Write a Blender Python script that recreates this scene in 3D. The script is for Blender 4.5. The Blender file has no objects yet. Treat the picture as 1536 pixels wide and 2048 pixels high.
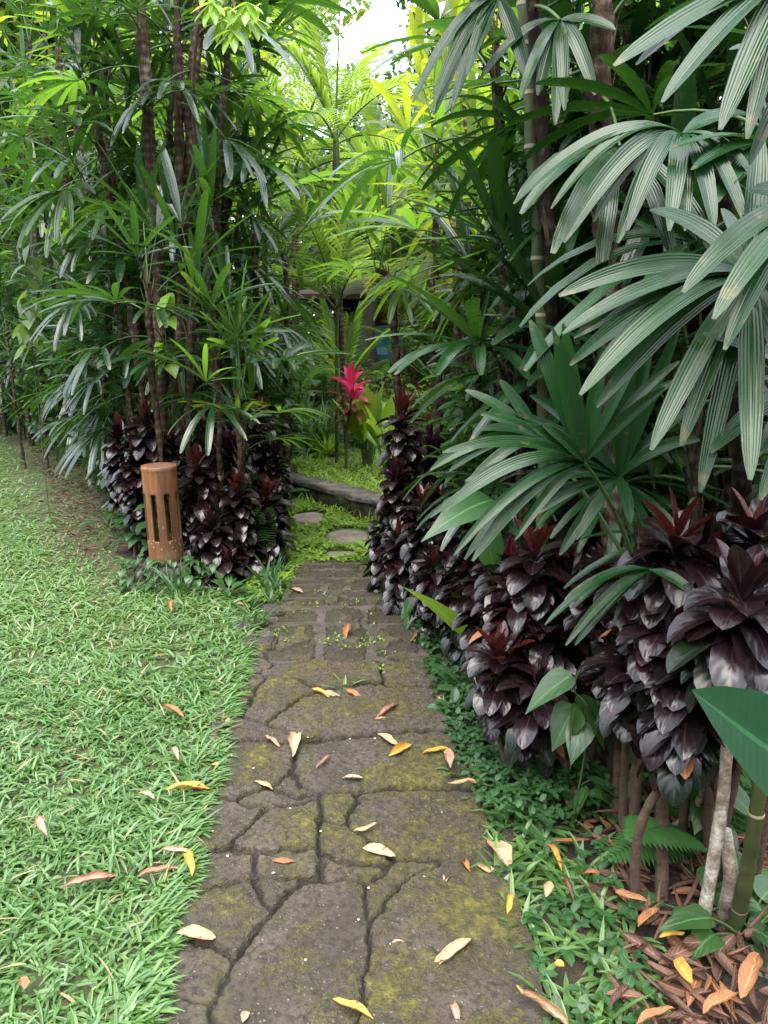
import bpy, bmesh, math, random
import numpy as np
from mathutils import Vector, Matrix

# ---------------------------------------------------------------- camera, sky, sun, exposure
scene = bpy.context.scene
COL = scene.collection
R = math.radians
CAM_Z, PITCH, FPX = 1.5, 13.0, 1538.0
cd = bpy.data.cameras.new("camera")
cam = bpy.data.objects.new("camera", cd)
COL.objects.link(cam)
cam.location = (0, 0, CAM_Z)
cam.rotation_euler = (R(90 - PITCH), 0, 0)
cd.sensor_fit = 'VERTICAL'
cd.sensor_height = 24.0
cd.lens = 24.0 * FPX / 2048.0
cd.clip_start = 0.05
cd.clip_end = 600
scene.camera = cam

SUN_EL, SUN_AZ = 66.0, 192.0          # high, behind the camera and a little to the left
world = bpy.data.worlds.new("World")
scene.world = world
world.use_nodes = True
wn, wl = world.node_tree.nodes, world.node_tree.links
wn.clear()
wo = wn.new("ShaderNodeOutputWorld")
sky = wn.new("ShaderNodeTexSky")
sky.sky_type = 'NISHITA'
sky.sun_disc = False
sky.sun_elevation = R(SUN_EL)
sky.sun_rotation = R(SUN_AZ)
sky.dust_density = 3.0
bg1 = wn.new("ShaderNodeBackground"); bg1.inputs[1].default_value = 0.06
wl.new(sky.outputs[0], bg1.inputs[0])
tc = wn.new("ShaderNodeTexCoord")
cn = wn.new("ShaderNodeTexNoise"); cn.inputs['Scale'].default_value = 2.2; cn.inputs['Detail'].default_value = 6
wl.new(tc.outputs['Generated'], cn.inputs['Vector'])
cr = wn.new("ShaderNodeValToRGB")
cr.color_ramp.elements[0].position = 0.3; cr.color_ramp.elements[0].color = (0.70, 0.75, 0.82, 1)
cr.color_ramp.elements[1].position = 0.7; cr.color_ramp.elements[1].color = (1.0, 1.0, 1.0, 1)
wl.new(cn.outputs['Fac'], cr.inputs[0])
bg2 = wn.new("ShaderNodeBackground"); bg2.inputs[1].default_value = 0.92       # cloud cover
# an overcast sky is about three times brighter overhead than at the horizon
sepz = wn.new("ShaderNodeSeparateXYZ"); wl.new(tc.outputs['Generated'], sepz.inputs[0])
mr = wn.new("ShaderNodeMapRange"); mr.inputs['From Min'].default_value = 0.0; mr.inputs['From Max'].default_value = 1.0
mr.inputs['To Min'].default_value = 0.30; mr.inputs['To Max'].default_value = 1.0
wl.new(sepz.outputs[2], mr.inputs['Value'])
cm = wn.new("ShaderNodeMix"); cm.data_type = 'RGBA'; cm.blend_type = 'MULTIPLY'; cm.inputs['Factor'].default_value = 1.0
wl.new(cr.outputs[0], cm.inputs['A']); wl.new(mr.outputs[0], cm.inputs['B'])
wl.new(cm.outputs['Result'], bg2.inputs[0])
ad = wn.new("ShaderNodeAddShader")
wl.new(bg1.outputs[0], ad.inputs[0]); wl.new(bg2.outputs[0], ad.inputs[1])
wl.new(ad.outputs[0], wo.inputs[0])

sd = bpy.data.lights.new("sun", 'SUN')
sd.energy = 1.0
sd.angle = R(50)
sd.color = (1.0, 0.96, 0.88)
sun = bpy.data.objects.new("sun", sd)
COL.objects.link(sun)
_d = Vector((math.sin(R(SUN_AZ)) * math.cos(R(SUN_EL)), math.cos(R(SUN_AZ)) * math.cos(R(SUN_EL)), math.sin(R(SUN_EL))))
sun.rotation_euler = _d.to_track_quat('Z', 'Y').to_euler()

scene.view_settings.view_transform = 'Standard'
scene.view_settings.look = 'None'
scene.view_settings.exposure = 2.6
scene.view_settings.gamma = 1.0
scene.render.engine = 'CYCLES'
scene.cycles.max_bounces = 7
scene.cycles.diffuse_bounces = 4
scene.cycles.glossy_bounces = 3
scene.cycles.transmission_bounces = 5
scene.cycles.use_denoising = True

# ---------------------------------------------------------------- from photograph measurements to the garden
_cp, _sp = math.cos(R(PITCH)), math.sin(R(PITCH))
def ray(px, py):
    a, b = (px - 768.0) / FPX, (1024.0 - py) / FPX
    return np.array([a, _cp + b * _sp, -_sp + b * _cp])
def gp(px, py, z=0.0):
    d = ray(px, py)
    t = (z - CAM_Z) / d[2]
    return np.array([d[0] * t, d[1] * t, z])
def pt(px, py, Y):
    d = ray(px, py)
    t = Y / d[1]
    return np.array([d[0] * t, Y, CAM_Z + d[2] * t])

# ---------------------------------------------------------------- mesh helpers
def nrm(v):
    v = np.asarray(v, float)
    return v / np.maximum(np.linalg.norm(v, axis=-1, keepdims=True), 1e-9)

class MB:
    """collects faces of one mesh object"""
    def __init__(self):
        self.v, self.f, self.uv, self.t, self.m, self.n = [], [], [], [], [], 0
    def add(self, v, f, uv=None, t=None, mat=0):
        v = np.asarray(v, float).reshape(-1, 3)
        f = np.asarray(f, int)
        if f.shape[1] == 3:
            f = np.hstack([f, -np.ones((len(f), 1), int)])
        g = f.copy(); g[f >= 0] += self.n
        self.v.append(v); self.f.append(g)
        self.uv.append(np.zeros((len(v), 2)) if uv is None else np.asarray(uv, float))
        self.t.append(np.full(len(v), 0.5) if t is None else np.broadcast_to(np.asarray(t, float), (len(v),)))
        self.m.append(np.full(len(f), mat, int))
        self.n += len(v)
    def data(self, name, mats, smooth=True):
        v = np.vstack(self.v); f = np.vstack(self.f); uv = np.vstack(self.uv); t = np.concatenate(self.t); m = np.concatenate(self.m)
        me = bpy.data.meshes.new(name)
        cnt = (f >= 0).sum(1)
        flat = f[f >= 0]
        me.vertices.add(len(v)); me.vertices.foreach_set("co", v.astype(np.float32).ravel())
        me.loops.add(len(flat)); me.loops.foreach_set("vertex_index", flat.astype(np.int32))
        me.polygons.add(len(f))
        st = np.concatenate([[0], np.cumsum(cnt)[:-1]])
        me.polygons.foreach_set("loop_start", st.astype(np.int32))
        me.polygons.foreach_set("material_index", m.astype(np.int32))
        me.polygons.foreach_set("use_smooth", np.full(len(f), smooth, bool))
        me.update(calc_edges=True)
        ul = me.uv_layers.new(name="UVMap")
        ul.data.foreach_set("uv", uv[flat].astype(np.float32).ravel())
        at = me.attributes.new("tint", 'FLOAT', 'POINT')
        at.data.foreach_set("value", t.astype(np.float32))
        for x in (mats if isinstance(mats, (list, tuple)) else [mats]):
            me.materials.append(x)
        me.validate()
        return me
    def build(self, name, mats, parent=None, smooth=True, loc=None):
        o = bpy.data.objects.new(name, self.data(name, mats, smooth))
        COL.objects.link(o)
        if parent is not None: o.parent = parent
        if loc is not None: o.location = loc
        return o

def link(name, me, parent=None, loc=(0, 0, 0), rz=0.0, s=1.0):
    o = bpy.data.objects.new(name, me)
    COL.objects.link(o)
    o.parent = parent
    o.location = loc; o.rotation_euler = (0, 0, rz); o.scale = (s, s, s)
    return o

def tag(o, label=None, cat=None, group=None, kind=None):
    if label: o['label'] = label
    if cat: o['category'] = cat
    if group: o['group'] = group
    if kind: o['kind'] = kind
    return o

def thing(name, label, cat, loc=(0, 0, 0), group=None):
    o = bpy.data.objects.new(name, None)
    COL.objects.link(o)
    o.location = loc
    o.empty_display_size = 0.1
    return tag(o, label, cat, group)

def tube(mb, pts, rad, sides=8, mat=0, t=None, cap=True, jit=0.0, rng=None):
    P = np.asarray(pts, float); n = len(P)
    rad = np.broadcast_to(np.asarray(rad, float), (n,))
    T = np.gradient(P, axis=0) if n > 2 else np.repeat((P[1:] - P[:1]), 2, 0)
    T = nrm(T)
    ref = np.array([1.0, 0, 0]) if abs(T[0][0]) < 0.8 else np.array([0, 1.0, 0])
    A = nrm(ref - T * (T @ ref)[:, None]); B = np.cross(T, A)
    an = np.linspace(0, 2 * math.pi, sides, endpoint=False)
    rr = np.ones((n, sides))
    if jit: rr += (rng or np.random.default_rng(1)).uniform(-jit, jit, (n, sides))
    V = P[:, None] + (A[:, None] * np.cos(an)[None, :, None] + B[:, None] * np.sin(an)[None, :, None]) * (rad[:, None] * rr)[..., None]
    i = np.arange(n - 1)[:, None] * sides; j = np.arange(sides)[None]; k = (j + 1) % sides
    F = np.stack([i + j, i + k, i + sides + k, i + sides + j], -1).reshape(-1, 4)
    L = np.concatenate([[0], np.cumsum(np.linalg.norm(np.diff(P, axis=0), axis=1))])
    uv = np.stack([np.broadcast_to(j / sides, (n, sides)), np.broadcast_to(L[:, None], (n, sides))], -1).reshape(-1, 2)
    mb.add(V.reshape(-1, 3), F, uv, t, mat)
    if cap:
        for e in (0, n - 1):
            c = np.vstack([V[e], P[e][None]])
            F2 = [(a, (a + 1) % sides, sides) if e else ((a + 1) % sides, a, sides) for a in range(sides)]
            mb.add(c, F2, np.zeros((sides + 1, 2)), t, mat)

def smooth_path(pts, n):
    """Catmull-Rom through pts"""
    P = np.asarray(pts, float)
    if len(P) == 2: return P[0] + (P[1] - P[0]) * np.linspace(0, 1, n)[:, None]
    Q = np.vstack([2 * P[0] - P[1], P, 2 * P[-1] - P[-2]])
    out = []
    for u in np.linspace(0, len(P) - 1 - 1e-6, n):
        i = int(u); f = u - i
        a, b, c, d = Q[i:i + 4]
        out.append(0.5 * ((2 * b) + (c - a) * f + (2 * a - 5 * b + 4 * c - d) * f * f + (3 * b - a - 3 * c + d) * f ** 3))
    return np.array(out)

def sweep(mb, C, S, W, fold, ncross, V, mat, t, curl=0.0):
    """leaf surfaces: C (N,n,3) midrib points, S (N,n,3) side vectors, W (N,n) half widths"""
    N, n, _ = C.shape
    T = np.gradient(C, axis=1); T = nrm(T)
    S = nrm(S - T * (S * T).sum(-1, keepdims=True))
    Nn = np.cross(S, T)
    c = np.linspace(-1, 1, ncross)
    fold = np.broadcast_to(np.asarray(fold, float).reshape(-1, 1), (N, 1)); curl = np.broadcast_to(np.asarray(curl, float).reshape(-1, 1), (N, 1))
    X = np.empty((N, n, ncross, 3))
    for q, cc in enumerate(c):
        if np.any(curl != 0):
            ang = cc * curl
            sx = np.where(np.abs(curl) > 1e-3, np.sin(ang) / np.where(np.abs(curl) > 1e-3, curl, 1), cc)
            hz = np.where(np.abs(curl) > 1e-3, (1 - np.cos(ang)) / np.where(np.abs(curl) > 1e-3, curl, 1), 0)
            X[:, :, q] = C + S * (W * sx)[..., None] + Nn * (W * hz)[..., None]
        else:
            X[:, :, q] = C + S * (W * cc)[..., None] + Nn * (W * abs(cc) * fold)[..., None]
    base = np.arange(N)[:, None, None] * (n * ncross); i = np.arange(n - 1)[None, :, None] * ncross; j = np.arange(ncross - 1)[None, None]
    a = base + i + j
    F = np.stack([a, a + 1, a + ncross + 1, a + ncross], -1).reshape(-1, 4)
    uv = np.empty((N, n, ncross, 2)); uv[..., 0] = (c + 1) / 2; uv[..., 1] = V[None, :, None]
    tt = np.broadcast_to(np.asarray(t, float).reshape(-1, 1), (N, n * ncross)) if np.ndim(t) else np.full((N, n * ncross), t)
    mb.add(X.reshape(-1, 3), F, uv.reshape(-1, 2), tt.reshape(-1), mat)

def leaves(mb, base, d, L, W, prof, droop=0.6, fold=0.2, ncross=3, mat=0, t=0.5, roll=0.0, curl=0.0, start=0.3):
    """batch of leaves that start at base along d and bend to the ground"""
    base = np.asarray(base, float).reshape(-1, 3); N = len(base)
    d = nrm(np.broadcast_to(np.asarray(d, float), (N, 3)))
    L = np.broadcast_to(np.asarray(L, float), (N,)); W = np.broadcast_to(np.asarray(W, float), (N,))
    dr = np.broadcast_to(np.asarray(droop, float), (N,))[:, None]
    tt = np.array([p[0] for p in prof]); ww = np.array([p[1] for p in prof])
    n = len(tt)
    up = np.array([0, 0, 1.0])
    S = np.cross(d, up); bad = np.linalg.norm(S, axis=1) < 0.05
    S[bad] = (1, 0, 0); S = nrm(S)
    rl = np.broadcast_to(np.asarray(roll, float), (N,))[:, None]
    S = S * np.cos(rl) + np.cross(d, S) * np.sin(rl)
    C = np.empty((N, n, 3)); C[:, 0] = base; cur = d.copy()
    for k in range(n - 1):
        dt = tt[k + 1] - tt[k]
        w = min(1.0, start + tt[k + 1] * 1.2)
        cur = nrm(cur - up * dr * dt * w)
        C[:, k + 1] = C[:, k] + cur * (L * dt)[:, None]
    sweep(mb, C, np.repeat(S[:, None], n, 1), W[:, None] * ww[None], fold, ncross, tt, mat, t, curl)

def bez_leaf(mb, p0, p1, p2, W, prof, fold=0.15, ncross=5, mat=0, t=0.5, side=None, n=14):
    p0, p1, p2 = (np.asarray(p, float) for p in (p0, p1, p2))
    u = np.linspace(0, 1, n)
    C = ((1 - u) ** 2)[:, None] * p0 + (2 * u * (1 - u))[:, None] * p1 + (u * u)[:, None] * p2
    ww = np.interp(u, [p[0] for p in prof], [p[1] for p in prof]) * W
    if side is None:
        dd = nrm(p2 - p0); s = np.cross(dd, (0, 0, 1.0))
        if np.linalg.norm(s) < 0.1: s = np.array([1.0, 0, 0])
        side = nrm(s)
    S = np.repeat(np.asarray(side, float)[None], n, 0)
    sweep(mb, C[None], S[None], ww[None], fold, ncross, u, mat, t)

P_OVAL = [(0, .10), (.12, .55), (.3, .95), (.5, 1), (.7, .82), (.88, .42), (1, .03)]
P_TI = [(0, .16), (.1, .42), (.28, .85), (.48, 1), (.68, .97), (.84, .72), (.94, .38), (1, .04)]
P_FAN = [(0, .10), (.12, .42), (.3, .82), (.52, 1), (.74, .92), (.9, .72), (1, .34)]
P_RIBBON = [(0, .14), (.08, .42), (.22, .80), (.45, 1), (.72, .90), (.88, .66), (.96, .42), (1, .16)]
P_STRAP = [(0, .5), (.25, .95), (.5, 1), (.75, .75), (1, .04)]
P_GRASS = [(0, .55), (.35, 1), (.7, .8), (1, .05)]
P_LITE = [(0, .3), (.45, 1), (1, .05)]
P_HEART = [(0, .35), (.06, .8), (.18, 1), (.4, .88), (.65, .55), (.85, .22), (1, .02)]
_u = np.linspace(0, 1, 15)
P_DRY = [(float(a), float(np.interp(a, [0, .06, .2, .38, .55, .72, .86, .95, 1], [.08, .30, .74, .97, 1, .85, .55, .25, .03]))) for a in _u]

# ---------------------------------------------------------------- materials
def new_mat(name):
    m = bpy.data.materials.new(name); m.use_nodes = True
    nt = m.node_tree; nt.nodes.clear()
    return m, nt.nodes, nt.links
def rgb(c): return (c[0], c[1], c[2], 1.0)
def mathn(N, L, op, a, b=None):
    n = N.new("ShaderNodeMath"); n.operation = op
    for i, x in enumerate((a, b)):
        if x is None: continue
        if isinstance(x, (int, float)): n.inputs[i].default_value = x
        else: L.new(x, n.inputs[i])
    return n.outputs[0]
def mixc(N, L, fac, a, b, blend='MIX'):
    n = N.new("ShaderNodeMix"); n.data_type = 'RGBA'; n.blend_type = blend
    for s, x in ((n.inputs['Factor'], fac), (n.inputs['A'], a), (n.inputs['B'], b)):
        if hasattr(x, 'links') or isinstance(x, bpy.types.NodeSocket): L.new(x, s)
        elif isinstance(x, (int, float)): s.default_value = x
        else: s.default_value = rgb(x)
    return n.outputs['Result']
def noise(N, L, scale, detail=4, vec=None, rough=0.55):
    n = N.new("ShaderNodeTexNoise"); n.inputs['Scale'].default_value = scale; n.inputs['Detail'].default_value = detail; n.inputs['Roughness'].default_value = rough
    if vec is not None: L.new(vec, n.inputs['Vector'])
    return n.outputs['Fac']
def ramp(N, L, fac, stops):
    n = N.new("ShaderNodeValToRGB"); e = n.color_ramp.elements
    while len(e) < len(stops): e.new(0.5)
    for k, (p, c) in enumerate(stops):
        e[k].position = p; e[k].color = rgb(c) if not isinstance(c, (int, float)) else (c, c, c, 1)
    L.new(fac, n.inputs[0])
    return n.outputs[0]

def leaf_mat(name, c1, c2, tr, rough=0.34, tfac=0.3, vein=None, k=8, bump=0.35, spec=0.5, spots=None, coat=0.0):
    m, N, L = new_mat(name)
    out = N.new("ShaderNodeOutputMaterial")
    at = N.new("ShaderNodeAttribute"); at.attribute_name = "tint"
    oi = N.new("ShaderNodeObjectInfo")
    tcn = N.new("ShaderNodeTexCoord")
    f = mathn(N, L, 'ADD', mathn(N, L, 'MULTIPLY', at.outputs['Fac'], 0.6), mathn(N, L, 'MULTIPLY', oi.outputs['Random'], 0.4))
    col = mixc(N, L, f, c1, c2)
    ns = noise(N, L, 9.0, 3, tcn.outputs['Object'])
    col = mixc(N, L, mathn(N, L, 'MULTIPLY', ns, 0.5), col, [x * 0.45 for x in c1])
    uv = N.new("ShaderNodeUVMap"); sx = N.new("ShaderNodeSeparateXYZ"); L.new(uv.outputs[0], sx.inputs[0])
    u, v = sx.outputs[0], sx.outputs[1]
    if spots:
        sp = noise(N, L, 22.0, 2, tcn.outputs['Object'])
        edge = mathn(N, L, 'MULTIPLY', mathn(N, L, 'POWER', v, 9.0), 0.16)
        msk = ramp(N, L, mathn(N, L, 'ADD', sp, edge), [(.68, 0), (.76, 1)])
        col = mixc(N, L, msk, col, spots)
    nrm_out = None
    if vein:
        if vein == 'stripe':
            h = mathn(N, L, 'SINE', mathn(N, L, 'MULTIPLY', u, 2 * math.pi * k))
        else:
            au = mathn(N, L, 'ABSOLUTE', mathn(N, L, 'SUBTRACT', u, 0.5))
            h1 = mathn(N, L, 'SINE', mathn(N, L, 'ADD', mathn(N, L, 'MULTIPLY', v, 2 * math.pi * k), mathn(N, L, 'MULTIPLY', au, -24.0 if vein == 'mid' else -6.0)))
            mid = mathn(N, L, 'MULTIPLY', mathn(N, L, 'LESS_THAN', au, 0.035), -2.0)
            h = mathn(N, L, 'ADD', mathn(N, L, 'MULTIPLY', h1, 0.5), mid)
            col = mixc(N, L, mathn(N, L, 'MULTIPLY', mathn(N, L, 'LESS_THAN', au, 0.03), 0.45), col, [min(1, x * 2.2 + .01) for x in c2])
        bp = N.new("ShaderNodeBump"); bp.inputs['Strength'].default_value = bump; bp.inputs['Distance'].default_value = 0.0012
        L.new(h, bp.inputs['Height']); nrm_out = bp.outputs[0]
    p = N.new("ShaderNodeBsdfPrincipled")
    L.new(col, p.inputs['Base Color'])
    rr = mathn(N, L, 'ADD', mathn(N, L, 'MULTIPLY', noise(N, L, 30.0, 2, tcn.outputs['Object']), 0.22), rough - 0.1)
    L.new(rr, p.inputs['Roughness'])
    p.inputs['Specular IOR Level'].default_value = spec
    if coat:
        p.inputs['Coat Weight'].default_value = coat; p.inputs['Coat Roughness'].default_value = 0.18
    if nrm_out is not None: L.new(nrm_out, p.inputs['Normal'])
    if tfac > 0:
        tl = N.new("ShaderNodeBsdfTranslucent")
        L.new(mixc(N, L, f, [x * 0.75 for x in tr], tr), tl.inputs[0])
        if nrm_out is not None: L.new(nrm_out, tl.inputs['Normal'])
        mx = N.new("ShaderNodeMixShader"); mx.inputs[0].default_value = tfac
        L.new(p.outputs[0], mx.inputs[1]); L.new(tl.outputs[0], mx.inputs[2])
        L.new(mx.outputs[0], out.inputs[0])
    else:
        L.new(p.outputs[0], out.inputs[0])
    return m

def solid_mat(name, stops, scale=6.0, rough=0.85, bump=0.4, stretch=(1, 1, 1), detail=6, dist=0.01, spec=0.3, rings=0):
    m, N, L = new_mat(name)
    out = N.new("ShaderNodeOutputMaterial"); tcn = N.new("ShaderNodeTexCoord")
    mp = N.new("ShaderNodeMapping"); mp.inputs['Scale'].default_value = stretch
    L.new(tcn.outputs['Object'], mp.inputs[0])
    f = mathn(N, L, 'ADD', mathn(N, L, 'MULTIPLY', noise(N, L, scale, detail, mp.outputs[0], 0.62), .7), mathn(N, L, 'MULTIPLY', noise(N, L, scale * 6.5, 4, tcn.outputs['Object'], .7), .3))
    if rings:
        sx = N.new("ShaderNodeSeparateXYZ"); L.new(tcn.outputs['Object'], sx.inputs[0])
        wv = mathn(N, L, 'SINE', mathn(N, L, 'ADD', mathn(N, L, 'MULTIPLY', sx.outputs[2], rings), mathn(N, L, 'MULTIPLY', noise(N, L, 7, 3, tcn.outputs['Object']), 9.0)))
        f = mathn(N, L, 'ADD', f, mathn(N, L, 'MULTIPLY', wv, .055))
    p = N.new("ShaderNodeBsdfPrincipled")
    L.new(ramp(N, L, f, stops), p.inputs['Base Color'])
    p.inputs['Roughness'].default_value = rough; p.inputs['Specular IOR Level'].default_value = spec
    bp = N.new("ShaderNodeBump"); bp.inputs['Strength'].default_value = bump; bp.inputs['Distance'].default_value = dist
    L.new(noise(N, L, scale * 2.5, 6, mp.outputs[0], 0.65), bp.inputs['Height']); L.new(bp.outputs[0], p.inputs['Normal'])
    L.new(p.outputs[0], out.inputs[0])
    return m

M = {}
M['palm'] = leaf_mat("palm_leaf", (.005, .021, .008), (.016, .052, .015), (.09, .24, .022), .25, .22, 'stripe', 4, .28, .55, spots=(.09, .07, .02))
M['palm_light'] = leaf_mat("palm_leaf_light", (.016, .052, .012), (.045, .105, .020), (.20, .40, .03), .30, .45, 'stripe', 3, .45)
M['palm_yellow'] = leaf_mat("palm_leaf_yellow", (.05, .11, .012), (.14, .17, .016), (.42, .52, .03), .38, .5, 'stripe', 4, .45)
M['palm_near'] = leaf_mat("palm_leaf_near", (.006, .028, .009), (.016, .058, .013), (.05, .17, .015), .23, .13, 'stripe', 7, .22, .30, spots=(.06, .06, .02))
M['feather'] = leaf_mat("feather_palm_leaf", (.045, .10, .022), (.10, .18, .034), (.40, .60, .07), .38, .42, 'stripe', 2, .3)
M['ti'] = leaf_mat("cordyline_leaf", (.007, .006, .0065), (.023, .010, .0125), (.06, .015, .015), .24, .08, 'mid', 5, .30, .44, spots=(.045, .02, .012))
M['ti_green'] = leaf_mat("cordyline_old_leaf", (.006, .010, .006), (.014, .020, .012), (.05, .06, .012), .28, .10, 'mid', 5, .30, .36)
M['ti_red'] = leaf_mat("cordyline_young_leaf", (.028, .006, .009), (.085, .014, .014), (.14, .025, .015), .24, .22, 'mid', 5, .28, .6)
M['pink'] = leaf_mat("pink_cordyline_leaf", (.58, .015, .11), (.80, .07, .20), (.95, .08, .22), .4, .35, 'mid', 5, .3)
M['grass'] = leaf_mat("lawn_blade", (.036, .105, .036), (.155, .265, .062), (.28, .50, .10), .34, .3, 'stripe', 1, .3)
M['straw'] = leaf_mat("dry_blade", (.20, .16, .07), (.36, .30, .15), (.4, .3, .12), .6, .2)
M['grass_far_lit'] = leaf_mat("lit_far_lawn_blade", (.18, .30, .034), (.31, .46, .06), (.45, .68, .06), .45, .35)  # lightened beyond real grass, standing in for light the canopy holds back
M['cover'] = leaf_mat("ground_cover_leaf", (.013, .044, .014), (.036, .105, .026), (.12, .28, .04), .42, .25, 'mid', 3, .3)
M['cover_lit'] = leaf_mat("lit_cover_leaf", (.13, .24, .025), (.25, .40, .045), (.42, .62, .05), .45, .35)  # leaf colour raised to look sunny under the shading palms
M['shrub'] = leaf_mat("shrub_leaf", (.018, .05, .016), (.05, .12, .03), (.18, .38, .05), .34, .3, 'mid', 4, .35)
M['tree'] = leaf_mat("tree_leaf", (.012, .035, .014), (.035, .075, .024), (.12, .24, .04), .4, .3)
M['tree_light'] = leaf_mat("tree_leaf_light", (.03, .07, .016), (.08, .14, .025), (.28, .45, .05), .42, .35)
M['taro'] = leaf_mat("taro_leaf", (.025, .075, .028), (.05, .13, .04), (.16, .36, .06), .42, .3, 'mid', 5, .4)
M['canna'] = leaf_mat("canna_leaf", (.11, .22, .025), (.20, .34, .04), (.5, .7, .06), .38, .4, 'mid', 8, .3)
M['banana'] = leaf_mat("broad_leaf", (.004, .030, .010), (.009, .046, .015), (.03, .13, .03), .42, .16, 'broad', 30, .16, .3)
M['nestfern'] = leaf_mat("nest_fern_leaf", (.11, .21, .02), (.16, .26, .03), (.36, .55, .05), .38, .4, 'broad', 20, .25)
M['fern'] = leaf_mat("fern_leaf", (.03, .10, .025), (.06, .16, .035), (.18, .42, .05), .45, .3)
M['dry_tan'] = leaf_mat("dry_leaf_tan", (.36, .22, .125), (.56, .38, .23), (.5, .28, .12), .65, .12, 'mid', 7, .6, .25, spots=(.16, .08, .04))
M['dry_yellow'] = leaf_mat("dry_leaf_yellow", (.48, .24, .045), (.62, .36, .06), (.6, .34, .06), .5, .18, 'mid', 7, .5, .35, spots=(.2, .07, .02))
M['dry_brown'] = leaf_mat("dry_leaf_brown", (.070, .036, .026), (.17, .092, .064), (.25, .1, .05), .6, .08, 'mid', 7, .7, .3)
M['dry_umber'] = leaf_mat("dry_leaf_umber", (.11, .055, .034), (.23, .125, .082), (.22, .1, .06), .62, .08, 'mid', 7, .7, .3)
M['dry_rust'] = leaf_mat("dry_leaf_rust", (.24, .095, .040), (.36, .17, .075), (.4, .13, .05), .55, .12, 'mid', 7, .6, .3)
M['dry_pink'] = leaf_mat("dry_leaf_pink", (.34, .18, .12), (.46, .27, .19), (.45, .2, .12), .65, .12, 'mid', 7, .6, .25)
M['trunk'] = solid_mat("palm_trunk", [(.3, (.010, .007, .005)), (.47, (.045, .028, .020)), (.56, (.09, .062, .045)), (.68, (.24, .20, .16))], 22, .95, 1.0, (1, 1, .18), dist=.035, spec=.15, rings=110)
M['trunk_dark'] = solid_mat("dark_palm_trunk", [(.3, (.006, .005, .004)), (.52, (.026, .017, .012)), (.70, (.13, .11, .09))], 22, .95, 1.0, (1, 1, .2), dist=.035, spec=.15, rings=110)
M['fibre'] = solid_mat("palm_fibre", [(.35, (.03, .018, .012)), (.65, (.13, .085, .055))], 20, .95, .5)
M['cane'] = solid_mat("green_cane", [(.3, (.025, .034, .012)), (.6, (.055, .068, .024)), (.85, (.16, .15, .07))], 9, .5, .2)
M['ring'] = solid_mat("cane_ring", [(.3, (.18, .16, .10)), (.7, (.30, .27, .18))], 9, .8, .3)
M['stem'] = solid_mat("woody_stem", [(.3, (.035, .020, .014)), (.6, (.085, .055, .036)), (.85, (.16, .12, .08))], 18, .85, .5, (1, 1, 3))
M['stem_pale'] = solid_mat("pale_stem", [(.36, (.07, .05, .035)), (.5, (.24, .20, .15)), (.64, (.55, .53, .48))], 16, .85, .6)
M['petiole'] = solid_mat("green_petiole", [(.3, (.025, .055, .016)), (.7, (.06, .11, .03))], 9, .45, .15)
M['soil'] = solid_mat("soil", [(.25, (.012, .010, .007)), (.5, (.035, .026, .018)), (.8, (.085, .06, .042))], 7, .95, 1.0, dist=.03)
M['bark'] = solid_mat("tree_bark", [(.3, (.03, .024, .018)), (.7, (.10, .085, .065))], 6, .9, .8, (1, 1, .3), dist=.03)
# ---------------------------------------------------------------- ground, path, lawns
def sheet(name, poly, z, mat, kind='structure', sub=0):
    me = bpy.data.meshes.new(name)
    me.from_pydata([(p[0], p[1], z) for p in poly], [], [list(range(len(poly)))])
    me.materials.append(mat); me.update()
    if me.polygons[0].normal.z < 0: me.flip_normals()
    o = bpy.data.objects.new(name, me); COL.objects.link(o)
    o['kind'] = kind
    return o

def in_poly(P, poly):
    x, y = P[:, 0], P[:, 1]; ins = np.zeros(len(P), bool); n = len(poly)
    for i in range(n):
        x1, y1 = poly[i][:2]; x2, y2 = poly[(i + 1) % n][:2]
        c = (y1 > y) != (y2 > y)
        with np.errstate(divide='ignore', invalid='ignore'):
            ins ^= c & (x < (x2 - x1) * (y - y1) / (y2 - y1 + 1e-12) + x1)
    return ins
def seg_dist(P, line):
    d = np.full(len(P), 1e9)
    for a, b in zip(line[:-1], line[1:]):
        a = np.asarray(a[:2]); b = np.asarray(b[:2]); ab = b - a
        t = np.clip(((P[:, :2] - a) @ ab) / (ab @ ab), 0, 1)
        d = np.minimum(d, np.linalg.norm(P[:, :2] - a - t[:, None] * ab, axis=1))
    return d
def scatter(poly, dens, rng):
    q = np.array([p[:2] for p in poly]); lo, hi = q.min(0), q.max(0)
    n = int((hi - lo).prod() * dens)
    P = rng.uniform(lo, hi, (n, 2))
    return P[in_poly(P, q)]
def vnoise(P, s, seed=0):
    """smooth value noise 0..1"""
    rg = np.random.default_rng(seed); T = rg.random((64, 64))
    q = P[:, :2] * s; i = np.floor(q).astype(int); f = q - i; f = f * f * (3 - 2 * f)
    g = lambda a, b: T[(i[:, 0] + a) % 64, (i[:, 1] + b) % 64]
    return (g(0, 0) * (1 - f[:, 0]) + g(1, 0) * f[:, 0]) * (1 - f[:, 1]) + (g(0, 1) * (1 - f[:, 0]) + g(1, 1) * f[:, 0]) * f[:, 1]

sheet("ground", [(-250, -60), (250, -60), (250, 450), (-250, 450)], 0.0, M['soil'])

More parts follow.
